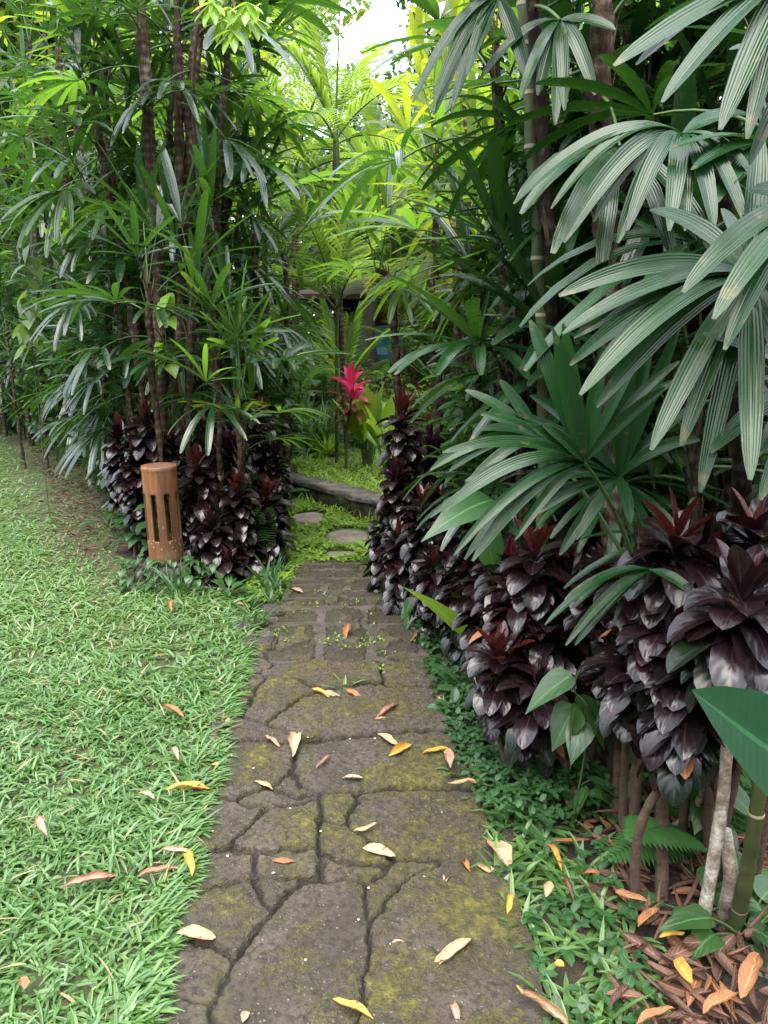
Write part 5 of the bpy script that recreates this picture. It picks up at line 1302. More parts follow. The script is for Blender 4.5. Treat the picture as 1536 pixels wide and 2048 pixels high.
weed("young dark seedling below the yellow green one on the path corner", 748, 1140, 14, .20, .022, 11, key='shrub', prof=P_STRAP, el=(10, 80))
weed("pale arching seedling beside the low wall end", 545, 990, 12, .30, .018, 12, key='canna', el=(25, 75))
weed("leafy weed under the bamboo lamp on the lawn side", 262, 1165, 8, .12, .024, 13, key='taro', prof=P_OVAL, el=(20, 70), pet=.06)
weed("low weed with pointed leaves beside the purple skirt near the paving corner", 455, 1195, 12, .13, .02, 14, key='shrub', prof=P_OVAL, el=(10, 70), pet=.05)
weed("taro plant with pale green heart shaped leaves at the lawn edge", 70, 862, 7, .46, .17, 15, 'taro', prof=P_HEART, el=(35, 80), cat="taro", name="taro_plant", droop=(1.2, 2.4), pet=.55)
weed("smaller taro plant with drooping heart leaves beside the separate small cordyline", 112, 868, 6, .36, .13, 16, 'taro', prof=P_HEART, el=(30, 75), cat="taro", name="taro_plant", droop=(1.4, 2.6), pet=.40)
weed("large blue green taro at the outer edge of the lawn hedge", -15, 845, 7, .6, .24, 17, 'taro', prof=P_HEART, el=(50, 85), cat="taro", name="taro_plant", droop=(1.2, 2.4), pet=1.3)
weed("clump of bright green paddle leaves behind the pink cordyline", 735, 930, 34, .38, .085, 18, 'canna', z0=WH, prof=P_OVAL, el=(58, 88), cat="canna", name="canna_clump", droop=(.1, .7), pet=.30)
weed("second clump of bright paddle leaves at the terrace edge toward the tall cordyline", 775, 940, 14, .30, .065, 19, 'canna', z0=WH, prof=P_OVAL, el=(50, 85), cat="canna", name="canna_clump", droop=(.1, .8), pet=.26)
weed("mound of fine strappy grey green leaves behind the terrace lawn", 640, 905, 120, .75, .010, 20, 'shrub', z0=WH, prof=P_STRAP, el=(25, 85), cat="grass clump", name="grass_clump", droop=(.8, 2.2))
weed("second mound of fine arching leaves behind the pink cordyline", 720, 895, 110, .75, .011, 21, 'shrub', z0=WH, prof=P_STRAP, el=(30, 85), cat="grass clump", name="grass_clump", droop=(.8, 2.2))
weed("low bright clump spilling onto the terrace lawn", 655, 912, 90, .32, .016, 22, 'cover_lit', z0=WH, prof=P_OVAL, el=(10, 70), cat="ground plant", name="ground_plant")
weed("pale leafy clump in the shade behind the conical garden lantern", 600, 905, 60, .40, .035, 23, 'taro', z0=WH, prof=P_OVAL, el=(20, 80), cat="ground plant", name="ground_plant", pet=.2)
weed("leafy clump along the path bend below the thin dark trunked palm", 585, 960, 50, .32, .022, 24, 'cover_lit', prof=P_STRAP, el=(25, 80), cat="ground plant", name="ground_plant")
weed("arum with large pale heart leaves under the small dark trunked palm", 612, 880, 6, .42, .15, 25, 'taro', z0=WH, prof=P_HEART, el=(50, 85), cat="taro", name="taro_plant", droop=(1, 2.2), pet=.75)

# ---------------------------------------------------------------- single big leaves and climbers in the near bed
def big_leaf(name, label, cat, base, stem_pts, p, W, prof, key, fold, side, stem_r=.006):
    t = thing(name, label, cat, tuple(base)); b = np.asarray(base)
    mb = MB(); tube(mb, smooth_path(np.asarray(stem_pts) - b, 14), stem_r, 7, 0, .5); mb.build("stem", [M['petiole']], t)
    mb = MB(); bez_leaf(mb, p[0] - b, p[1] - b, p[2] - b, W, prof, fold, 9, 0, .5, side, 22); mb.build("leaf_blade", [M[key]], t); return t
def face(p0, p2, N=(-.15, -.6, .8)):
    return nrm(np.cross(nrm(np.asarray(p2) - np.asarray(p0)), nrm(N)))
P_PADDLE = [(0, .1), (.08, .5), (.25, .9), (.45, 1), (.7, .80), (.88, .42), (1, .01)]
b_ = gp(1640, 1900)
big_leaf("banana_plant", "huge smooth dark green broad leaf reaching in over the bed corner", "broadleaf plant", b_, [b_, pt(1720, 1740, 1.35), pt(1760, 1640, 1.32)],
         [pt(1760, 1640, 1.32), pt(1570, 1535, 1.27), pt(1384, 1380, 1.22)], .110, P_PADDLE, 'banana', .16, nrm((-.35, .42, 1.0)), .012)
b_ = gp(985, 1345)
big_leaf("nest_fern", "glossy yellow green strap leaf leaning out over the paving", "fern", b_, [b_, pt(975, 1315, 3.2), pt(958, 1290, 3.18)],
         [pt(958, 1292, 3.18), pt(880, 1215, 3.1), pt(806, 1174, 3.05)], .042, [(0, .25), (.2, .8), (.36, 1), (.5, .78), (.62, .62), (.8, .30), (1, .02)], 'nestfern', .35, face(pt(958, 1292, 3.18), pt(806, 1174, 3.05)))
b_ = gp(1000, 1330)
big_leaf("nest_fern", "narrow yellow green leaf just behind the glossy strap leaf over the paving", "fern", b_, [b_, pt(980, 1290, 3.3), pt(968, 1262, 3.3)],
         [pt(968, 1262, 3.3), pt(930, 1205, 3.3), pt(898, 1182, 3.3)], .030, P_STRAP, 'nestfern', .3, face(pt(968, 1262, 3.3), pt(898, 1182, 3.3)))
b_ = gp(990, 1400)
big_leaf("arrowhead_plant", "pale veined arrowhead leaf drooping over the path side cordylines", "broadleaf plant", b_, [b_, pt(1000, 1200, 2.9), pt(985, 1010, 2.85)],
         [pt(985, 1000, 2.85), pt(930, 1010, 2.72), pt(842, 1084, 2.66)], .085, P_HEART, 'taro', .12, face(pt(985, 1000, 2.85), pt(842, 1084, 2.66)))
b_ = gp(1010, 1420)
big_leaf("arrowhead_plant", "darker rounded leaf below the pale arrowhead leaf", "broadleaf plant", b_, [b_, pt(1010, 1250, 2.8), pt(975, 1130, 2.75)],
         [pt(990, 1140, 2.75), pt(972, 1090, 2.68), pt(985, 1030, 2.66)], .05, P_OVAL, 'taro', .15, nrm((1, .2, .2)))
def climber(label, px, py0, py1, Y, n, L, W, seed, key='shrub', base_py=None):
    rng = np.random.default_rng(seed); a, b = pt(px, py0, Y), pt(px, py1, Y); g = np.array([b[0], Y + .05, 0]); t = thing("climbing_vine", label, "vine", tuple(g))
    mb = MB(); P = smooth_path([(0, 0, 0), tuple(b - g + (.02, 0, 0)), tuple((a + b) / 2 - g + (-.02, .02, 0)), tuple(a - g)], 20); tube(mb, P, .0035, 5, 0, .5); mb.build("stem", [M['petiole']], t)
    mb = MB(); z = rng.uniform(b[2] - .02, a[2], n); S = np.stack([np.interp(z, P[:, 2], P[:, c]) for c in (0, 1)], 1); an = rng.uniform(-3.0, -.2, n); e = rng.uniform(-1.2, -.2, n)
    d = np.stack([np.cos(an) * np.cos(e), np.sin(an) * np.cos(e), np.sin(e)], 1)
    leaves(mb, np.c_[S, z] + d * .03, d, L * rng.uniform(.75, 1.15, n), W * rng.uniform(.85, 1.15, n), P_HEART, rng.uniform(.4, 1.2, n), .18, 5, 0, rng.random(n), roll=rng.normal(0, .5, n)); mb.build("foliage", [M[key]], t)
climber("dark vine with large hanging heart shaped leaves below the near cordyline mound", 1165, 1330, 1440, 2.05, 7, .16, .048, 81)
climber("vine leaf hanging alone above the litter in the shade of the near bed", 1180, 1560, 1600, 2.15, 2, .13, .03, 82)
climber("vine with big quilted leaves climbing the green cane at the bed corner", 1500, 1800, 1880, 1.62, 4, .17, .045, 83)
climber("climbing vine with small bright leaves on the tall trio beside the lamp", 335, 560, 760, 5.3, 14, .14, .045, 84, 'canna')
climber("climbing vine with small light leaves high on the lamp thicket near the lawn", 60, 480, 700, 6.2, 22, .16, .055, 85, 'tree_light')
climber("vine with heart leaves hanging in front of the ringed cane", 1000, 1260, 1400, 2.9, 14, .11, .035, 86)
climber("vine tangle on the path face of the cordyline column", 835, 1180, 1290, 3.75, 26, .10, .035, 87)
climber("vine with dull green leaves at the back of the near bed", 1260, 1300, 1500, 2.6, 30, .14, .045, 88)
climber("vine sheltering behind the bowed ringed stem", 1440, 1500, 1750, 1.95, 26, .13, .04, 89)

def cane(label, pts, r, seed, key='cane', ringed=True):
    b = np.array([pts[0][0], pts[0][1], 0]); t = thing("bare_stem", label, "plant stem", tuple(b), "bare stems standing in the near bed"); mb = MB(); P = smooth_path(np.asarray(pts) - b, 46); rr = np.full(46, r) * np.linspace(1.15, .85, 46)
    if ringed: rr[::4] *= 1.09
    tube(mb, P, rr, 10, 0, .5)
    if ringed and key == 'cane':
        for k in range(7, 42, 9): tube(mb, [P[k] - (0, 0, .003), P[k] + (0, 0, .003)], r * 1.12, 10, 1, .5)
    mb.build("stem", [M[key], M['ring']], t)
cane("smooth green cane with pale rings beside the whitish stump", [gp(1465, 1880), pt(1495, 1740, 1.62), pt(1520, 1560, 1.6), pt(1540, 1300, 1.62)], .017, 1)
cane("whitish lichen covered stump with a cut top at the bed corner", [gp(1445, 1850), pt(1462, 1760, 1.66), pt(1450, 1660, 1.68)], .019, 2, 'stem_pale', False)
cane("pale ringed stem bowing sideways to hold up a cordyline head", [pt(1295, 1665, 2.0), pt(1345, 1655, 1.98), pt(1388, 1620, 1.95), pt(1412, 1560, 1.9), pt(1418, 1480, 1.85)], .011, 3, 'stem_pale', True)
cane("slim ringed stem next to the whitish stump", [gp(1452, 1800), pt(1440, 1640, 1.72), pt(1425, 1500, 1.75), pt(1425, 1400, 1.78)], .010, 4, 'stem', True)
cane("tan stem leaning outward behind the green cane", [gp(1500, 1800), pt(1530, 1640, 1.75), pt(1570, 1480, 1.75)], .014, 5, 'stem', False)
cane("straight dark brown stem with torn bark in the middle of the litter", [gp(1322, 1800), pt(1325, 1650, 1.9), pt(1318, 1500, 1.9), pt(1315, 1400, 1.92)], .017, 6, 'stem', True)
cane("thin reddish stem beside the hanging vine leaves", [gp(1232, 1660), pt(1235, 1500, 2.25), pt(1238, 1380, 2.25)], .013, 7, 'stem', True)
cane("forked grey brown stem in the shade left of the reddish stem", [gp(1165, 1620), pt(1170, 1540, 2.4), pt(1200, 1460, 2.4)], .014, 8, 'stem', False)

def fern(label, px, py, n, L, seed, lean=(0, 360), key='fern', el=(30, 65), name="fern"):
    rng = np.random.default_rng(seed); c = gp(px, py); t = thing(name, label, "fern", tuple(c))
    for k in range(n):
        mb = MB(); a = R(rng.uniform(*lean)); e = R(rng.uniform(*el)); d = np.array([math.cos(a) * math.cos(e), math.sin(a) * math.cos(e), math.sin(e)]); P = [np.zeros(3)]; l = L * rng.uniform(.8, 1.15)
        for q in range(14): P.append(P[-1] + d * l / 14); d = nrm(d - np.array([0, 0, .08]))
        P = np.array(P); T = nrm(np.gradient(P, axis=0)); tube(mb, P, np.linspace(.003, .001, 15), 4, 1, .5)
        for sg in (-1, 1):
            m = 24; u = np.linspace(.15, .98, m) * 14; b = np.stack([np.interp(u, np.arange(15), P[:, q]) for q in range(3)], 1); tt = np.stack([np.interp(u, np.arange(15), T[:, q]) for q in range(3)], 1)
            s = np.array([-math.sin(a), math.cos(a), 0]) * sg; ll = l * .26 * np.sin(np.linspace(.5, 3.0, m)).clip(.1)
            leaves(mb, b, tt * .45 + s, ll, l * .017, P_STRAP, .4, .1, 3, 0, rng.random(m))
        mb.build("frond", [M[key], M['petiole']], t)
fern("broad fern with bright ladder leaves in the shade behind the straight brown stem", 1400, 1700, 9, .42, 91, el=(35, 75))
fern("small fern at the edge of the litter below the hanging vine leaf", 1290, 1590, 6, .26, 92)
fern("soft fern under the wine red cordyline tip beside the paving", 935, 1395, 9, .22, 93, key='cover')
fern("pale fern by the paving corner in front of the dark cordyline skirt", 500, 1150, 3, .42, 94, lean=(60, 120), el=(70, 80))
fern("fern at the trail edge behind the lamp on the lawn side", 205, 950, 6, .34, 95, key='cover')

# ---------------------------------------------------------------- shrubs, hedge and trees
def shrub(label, base, h, r, n, leafL, seed, key='shrub', stems=7, cat="shrub", prof=P_OVAL, name="leafy_shrub", group=None):
    rng = np.random.default_rng(seed); t = thing(name, label, cat, tuple(base), group); sm, fm = MB(), MB()
    for s in range(stems):
        a = rng.uniform(0, 6.28); rr = r * math.sqrt(rng.random()); hh = h * rng.uniform(.7, 1.05)
        P = smooth_path([(rr * .3 * math.cos(a), rr * .3 * math.sin(a), 0), (rr * .7 * math.cos(a), rr * .7 * math.sin(a), hh * .5), (rr * math.cos(a) + rng.normal(0, .06), rr * math.sin(a), hh)], 14)
        tube(sm, P, np.linspace(.012, .004, 14), 5, 0, .5)
        m = n // stems; u = rng.uniform(.12, 1, m) * 13; b = np.stack([np.interp(u, np.arange(14), P[:, q]) for q in range(3)], 1) + rng.normal(0, .07, (m, 3)) * r
        az = rng.uniform(0, 6.28, m); e = rng.uniform(-.4, .8, m); d = np.stack([np.cos(az) * np.cos(e), np.sin(az) * np.cos(e), np.sin(e)], 1)
        leaves(fm, b + d * .05, d, leafL * rng.uniform(.65, 1.2, m), leafL * .24 * rng.uniform(.8, 1.2, m), prof, rng.uniform(.3, 1.6, m), .2, 3, 0, rng.random(m), roll=rng.normal(0, .3, m))
    sm.build("stem", [M['stem']], t); fm.build("foliage", [M[key]], t); return t
SH = [
 (100, 850, 10.2, 2.3, .8, 1100, .14, 'shrub', "dense leafy shrub just behind the larger taro plant"),
 (40, 850, 11.2, 2.6, .8, 1100, .15, 'shrub', "dense leafy shrub between the two taro plants and the outer hedge"),
 (160, 850, 9.0, 2.0, .7, 1100, .13, 'shrub', "dense leafy shrub behind the separate small cordyline"),
 (222, 850, 7.9, 1.9, .6, 1000, .12, 'shrub', "dense leafy shrub above the worn trail"),
 (290, 850, 6.8, 1.7, .6, 1000, .12, 'shrub', "dense dark shrub at the back of the lamp, lawn side"),
 (380, 850, 6.6, 1.7, .6, 1000, .12, 'shrub', "dense dark shrub right behind the tall trio trunks"),
 (480, 850, 6.6, 1.4, .5, 900, .12, 'shrub', "dense dark shrub behind the rusty red cordyline"),
 (1060, 850, 4.3, 1.4, .6, 1100, .12, 'shrub', "dense dark shrub behind the ringed green cane"),
 (1170, 850, 3.5, 1.2, .6, 1100, .12, 'shrub', "dense dark shrub behind the low broad palm"),
 (1420, 850, 3.2, 1.3, .6, 1100, .12, 'shrub', "dense dark shrub behind the big grey green rosette"),
 (70, 838, 12.0, 3.2, .7, 900, .15, 'shrub', "thin stemmed leafy shrub with oval leaves at the lawn hedge"),
 (20, 842, 12.8, 2.9, .6, 700, .14, 'shrub', "leafy shrub closest to the outer lawn edge"),
 (130, 850, 11.0, 2.7, .6, 800, .13, 'shrub', "leafy shrub behind the taro plants"),
 (190, 860, 9.3, 2.1, .5, 700, .12, 'shrub', "leafy shrub between the small separate cordyline and the bent palm"),
 (250, 860, 7.8, 1.7, .6, 700, .12, 'shrub', "leafy shrub under the bent palm trunk"),
 (420, 840, 7.2, 1.6, .6, 700, .12, 'shrub', "dark shrub behind the lamp cordyline mound"),
 (540, 820, 7.6, 1.3, .5, 700, .12, 'shrub', "shrub under the sunlit palm at the path bend"),
 (-60, 840, 13.5, 4.2, 1.2, 900, .16, 'shrub', "tall leafy shrub at the outer end of the lawn hedge"),
 (1150, 860, 5.4, 1.6, .8, 900, .13, 'shrub', "dark shrub deep in the bed behind the shaggy trunk"),
 (1350, 900, 4.8, 1.5, .7, 900, .13, 'shrub', "dark shrub deep in the bed behind the big rosette"),
 (960, 860, 5.6, 1.3, .6, 800, .12, 'shrub', "dark shrub behind the low palms next to the tall cordyline"),
 (1500, 900, 4.2, 1.5, .7, 900, .13, 'shrub', "dark shrub behind the bed corner stems"),
 (1240, 900, 3.9, .9, .5, 700, .11, 'shrub', "low dark shrub in the shaded middle of the bed"),
]
for i, (px, py, Y, h, r, n, lf, k, lab) in enumerate(SH):
    p = pt(px, 670, Y); shrub(lab, (p[0], Y, 0), h, r, n, lf, 700 + i, k)
SH2 = [(560, 12.6, 2.6, 1.2, 1500, .15, 'tree_light', "light leaved bush behind the path bend"), (600, 13.2, 1.9, .8, 1300, .13, 'tree', "dark bush in front of the house wall"),
       (920, 12.0, 2.6, 1.1, 1600, .14, 'tree_light', "light bush beside the house behind the yellowing palms"), (480, 13.0, 3.0, 1.4, 1600, .16, 'tree_light', "tall light bush behind the lamp thicket"),
       (960, 11.5, 3.0, 1.4, 1600, .15, 'tree', "dark bush behind the bed palms"), (610, 10.8, 1.1, .6, 900, .10, 'tree_light', "low bush at the terrace corner by the conical lantern"), (800, 10.6, 1.1, .7, 900, .10, 'tree_light', "low bush at the back of the terrace"),
       (330, 13.5, 3.2, 1.6, 1700, .17, 'tree_light', "tall light bush beyond the lawn hedge"), (150, 14.5, 3.4, 1.7, 1700, .18, 'tree_light', "tall pale bush far behind the lawn hedge"), (20, 15.5, 3.4, 1.8, 1700, .18, 'tree', "tall dark bush at the far lawn end")]
for i, (px, Y, h, r, n, lf, k, lab) in enumerate(SH2):
    p = pt(px, 670, Y); shrub(lab, (p[0], Y, 0), h, r, n, lf, 740 + i, k, stems=12, name="garden_bush", cat="bush")

def tree(label, x, y, h, spread, n, leafL, seed, key='tree', clear=.35, r=.16):
    rng = np.random.default_rng(seed); t = thing("garden_tree", label, "tree", (x, y, 0), "trees standing behind the garden")
    tm, fm = MB(), MB(); P = smooth_path([(0, 0, 0), (rng.normal(0, .2), rng.normal(0, .2), h * .4), (rng.normal(0, .5), rng.normal(0, .4), h * .8)], 16); tube(tm, P, np.linspace(r, r * .35, 16), 9, 0, .5, jit=.08, rng=rng)
    ends = []
    for k in range(16):
        i = rng.integers(int(16 * (.7 if spread < 1 else clear)), 16); a = rng.uniform(0, 6.28); l = spread * rng.uniform(.5, 1.0); q = P[i] + np.array([math.cos(a) * l, math.sin(a) * l, rng.uniform(.1, .75) * l + (h * .12)])
        C = smooth_path([P[i], (P[i] + q) / 2 + (0, 0, l * .1), q], 8); tube(tm, C, np.linspace(r * .35, r * .08, 8), 5, 0, .5); ends += [C[5], C[7]]
    ends.append(P[-1] + (0, 0, h * .12)); tm.build("trunk", [M['bark']], t)
    ends = np.array(ends); c = ends[rng.integers(0, len(ends), n)]; o = rng.normal(0, 1, (n, 3)); o = o / np.linalg.norm(o, axis=1, keepdims=True) * (rng.random((n, 1)) ** .5) * spread * .42 * np.array([1, 1, .6])
    az = rng.uniform(0, 6.28, n); e = rng.uniform(-.9, .5, n); d = np.stack([np.cos(az) * np.cos(e), np.sin(az) * np.cos(e), np.sin(e)], 1)
    leaves(fm, c + o, d, leafL * rng.uniform(.6, 1.3, n), leafL * .26, P_OVAL[::2], .8, .2, 3, 0, np.clip(rng.normal(.4, .3, n), 0, 1), roll=rng.normal(0, .5, n)); fm.build("crown", [M[key]], t)
TR = [ # px at trunk, depth, height, spread
 (1000, 17, 9.0, 2.6, 9000, .20, 'tree', "dark tree with fine leaves beyond the path end, edging the open sky"),
 (1100, 21, 11, 3.4, 9000, .22, 'tree', "taller dark tree behind the bed palms beside the sky patch"),
 (1160, 18, 9.5, 3.2, 7000, .22, 'tree', "tree with sky showing through, between ringed cane and shaggy trunk"),
 (1340, 16, 10, 3.4, 8000, .22, 'tree_light', "light tree behind the reddish brown palm trunk"),
 (1520, 15, 10, 3.4, 8000, .22, 'tree', "dark tree behind the bed corner"),
 (400, 19, 9.5, 3.0, 9000, .20, 'tree_light', "light green tree behind the tall trio edging the open sky"),
 (330, 17, 10, 3.2, 9000, .22, 'tree_light', "pale tree behind the lamp thicket crowns"),
 (240, 18, 10, 3.6, 9000, .24, 'tree_light', "pale spreading tree behind the leaning palm"),
 (60, 18, 9.5, 3.6, 9000, .24, 'tree_light', "pale tree behind the outer lawn hedge"),
 (-120, 17, 10, 3.6, 7000, .24, 'tree', "dark tree beyond the far lawn end"),
 (640, 30, 8.2, 3.4, 9000, .24, 'tree', "hazy low tree under the open sky behind the tall feather palm"),
 (790, 28, 8.6, 3.4, 9000, .24, 'tree', "hazy rounded tree behind the pale feather palm"),
 (765, 12.4, 4.3, .9, 4500, .14, 'tree_light', "small round headed tree screening the house roof"),
 (720, 24, 5.2, 3.0, 8000, .22, 'tree', "low tree above the house roof"),
]
for i, (px, Y, h, sp, n, lf, k, lab) in enumerate(TR):
    p = pt(px, 670, Y); tree(lab, p[0], Y, h, sp, n, lf, 800 + i, k)
# far wood at the horizon; unseen belt behind camera added to block low sky
def far_wood_and_sky_block():
    rng = np.random.default_rng(99); mb = MB(); n = 46000; a = rng.uniform(-math.pi, math.pi, n); back = np.clip((np.abs(a) - 1.3) / .5, 0, 1); rr = rng.uniform(34, 46, n) * (1 - back) + rng.uniform(11, 17, n) * back
    top = (1 - .45 * back) * (0) + 4.5 + 3.5 * vnoise(np.c_[a * 9 + 40, a * 0], 1.0, 12) + 3.0 * np.minimum(np.abs(a), 1.3) * (1 - back) - .5 * back
    P = np.c_[np.sin(a) * rr, np.cos(a) * rr, rng.random(n) ** .8 * top]; az = rng.uniform(0, 6.28, n); e = rng.uniform(-.9, .5, n); d = np.stack([np.cos(az) * np.cos(e), np.sin(az) * np.cos(e), np.sin(e)], 1)
    leaves(mb, P, d, rng.uniform(.5, 1.1, n), .24, P_OVAL[::2], .8, .2, 3, 0, np.clip(rng.normal(.4, .3, n), 0, 1), roll=rng.normal(0, .5, n)); tag(mb.build("far_wood_and_sky_block", [M['tree']]), "dark far wood, with an unseen nearer belt added behind to block low sky", kind='stuff')
far_wood_and_sky_block()
def lobed_branch():
    rng = np.random.default_rng(111); b = np.array([pt(395, 600, 4.7)[0] - .15, 5.6, 0]); t = thing("climbing_shrub", "bright yellow green lobed leaves hanging from above in front of the tall trio", "climber", tuple(b)); mb = MB()
    top = pt(440, -120, 4.9) - b; P = smooth_path([(0, 0, 0), (.05, -.1, 1.6), (.05, -.3, 3.0), tuple(top), tuple(pt(470, 20, 4.6) - b)], 30); tube(mb, P, np.linspace(.018, .005, 30), 6, 0, .5); mb.build("stem", [M['stem']], t)
    mb = MB()
    for (px, py) in ((425, 5), (460, 15), (480, 30), (445, 40), (495, 5), (465, 60), (415, -30), (505, 35)):
        c = pt(px, py, 4.6 + rng.uniform(-.1, .15)) - b; a = rng.uniform(-2.2, -.9)
        for q in (-.9, -.45, 0, .45, .9): 
            d = np.array([math.cos(a) * .5 + math.sin(q) * .8, math.sin(a) * .5, -.7 * math.cos(q)]); leaves(mb, c, d, .17 * math.cos(q * .6), .026, P_OVAL, .3, .2, 5, 0, rng.random())
    mb.build("foliage", [M['canna']], t)
lobed_branch()

# ---------------------------------------------------------------- house and conical lantern beyond the terrace
def box(mb, c, s, mat=0):
    c = np.array(c); s = np.array(s) / 2; v = [c + s * np.array([x, y, z]) for z in (-1, 1) for y in (-1, 1) for x in (-1, 1)]
    mb.add(np.array(v), [(0, 2, 3, 1), (4, 5, 7, 6), (0, 1, 5, 4), (2, 6, 7, 3), (0, 4, 6, 2), (1, 3, 7, 5)], None, None, mat)
def house():
    x0 = pt(690, 670, 14.0)[0]; t = thing("garden_house", "red brown timber house half hidden by palms at the end of the garden", "house", (x0, 14.0, 0))
    wood = solid_mat("red_timber", [(.3, (.045, .009, .008)), (.7, (.10, .022, .018))], 5, .7, .4, (1, 1, .1)); dark = solid_mat("dark_opening", [(.3, (.006, .006, .007)), (.7, (.014, .013, .013))], 3, .35, .05)
    roof = solid_mat("clay_roof", [(.3, (.025, .013, .011)), (.7, (.06, .03, .025))], 8, .85, .6)
    mb = MB(); box(mb, (2.2, 1.5, 1.1), (4.8, 3.0, 2.2)); 
    for k in range(25): box(mb, (-.15 + k * .195, -.012, 1.1), (.02, .02, 2.2))
    mb.build("wall", [wood], t, smooth=False)
    mb = MB(); V = [(-.9, -.9, 2.15), (5.3, -.9, 2.15), (5.3, 3.9, 2.15), (-.9, 3.9, 2.15), (.9, 1.5, 2.75), (3.5, 1.5, 2.75)]; V += [(x, y, z - .08) for x, y, z in V[:4]]
    mb.add(V, [(0, 1, 5, 4), (2, 3, 4, 5)]); mb.add(V, [(1, 2, 5), (3, 0, 4)]); mb.add(V, [(0, 6, 7, 1), (1, 7, 8, 2), (2, 8, 9, 3), (3, 9, 6, 0), (9, 8, 7, 6)]); mb.build("roof", [roof], t, smooth=False)
    for q, xx in enumerate((1.75, 3.6)):
        mb = MB(); w, h = 1.0, .75
        for (cx, cz, sx, sz) in ((0, h / 2, w + .12, .07), (0, -h / 2, w + .12, .07), (-w / 2, 0, .07, h), (w / 2, 0, .07, h), (0, 0, .04, h)): box(mb, (cx, 0, cz), (sx, .07, sz))
        f = mb.build("window", [wood], t, smooth=False, loc=(xx, -.05, 1.25)); mb = MB(); box(mb, (0, .02, 0), (w - .02, .02, h - .02)); mb.build("pane", [dark], f, smooth=False)
    p = thing("mural_panel", "painted board in teal, blue and red leaning against the house wall", "painting", (x0 + .05, 13.80, .95))
    mb = MB(); box(mb, (.5, 0, .38), (1.15, .04, .62)); mb.build("board", [solid_mat("teal_paint", [(.35, (.02, .10, .13)), (.5, (.03, .22, .20)), (.65, (.02, .08, .06))], 3.2, .5, .1)], p, smooth=False)
    mb = MB(); V = [(-.05, -.03, .40), (.16, -.03, .40), (.20, -.03, .66), (.02, -.03, .68)]; mb.add(V + [(a, b + .008, c) for a, b, c in V], [(0, 1, 2, 3), (7, 6, 5, 4), (0, 4, 5, 1), (1, 5, 6, 2), (2, 6, 7, 3), (3, 7, 4, 0)]); mb.build("red_shape", [solid_mat("red_paint", [(.3, (.50, .02, .03)), (.7, (.62, .04, .05))], 3, .5, .05)], p, smooth=False)
    mb = MB(); V = [(.30, -.03, .22), (.72, -.03, .20), (.66, -.03, .34), (.34, -.03, .30)]; mb.add(V + [(a, b + .008, c) for a, b, c in V], [(0, 1, 2, 3), (7, 6, 5, 4), (0, 4, 5, 1), (1, 5, 6, 2), (2, 6, 7, 3), (3, 7, 4, 0)]); mb.build("blue_shape", [solid_mat("blue_paint", [(.3, (.10, .26, .42)), (.7, (.2, .38, .5))], 3, .5, .05)], p, smooth=False)
house()
def lantern():
    c = pt(600, 838, 9.0); t = thing("stone_lantern", "small garden lantern with a grey conical thatched hat among the leaves", "lantern", (c[0], 9.0, WH))
    h = c[2] - WH; mb = MB(); tube(mb, [(0, 0, -.02), (0, 0, h * .5), (0, 0, h)], [.05, .04, .05], 8, 0, .5); mb.build("post", [M['rock']], t)
    mb = MB(); tube(mb, [(0, 0, h - .02), (0, 0, h), (0, 0, h + .06), (0, 0, h + .11), (0, 0, h + .13)], [.13, .145, .075, .02, .006], 18, 0, .5, jit=.05, rng=np.random.default_rng(2)); mb.build("hat", [solid_mat("grey_thatch", [(.3, (.14, .12, .13)), (.7, (.30, .27, .27))], 14, .9, .6)], t)
lantern()

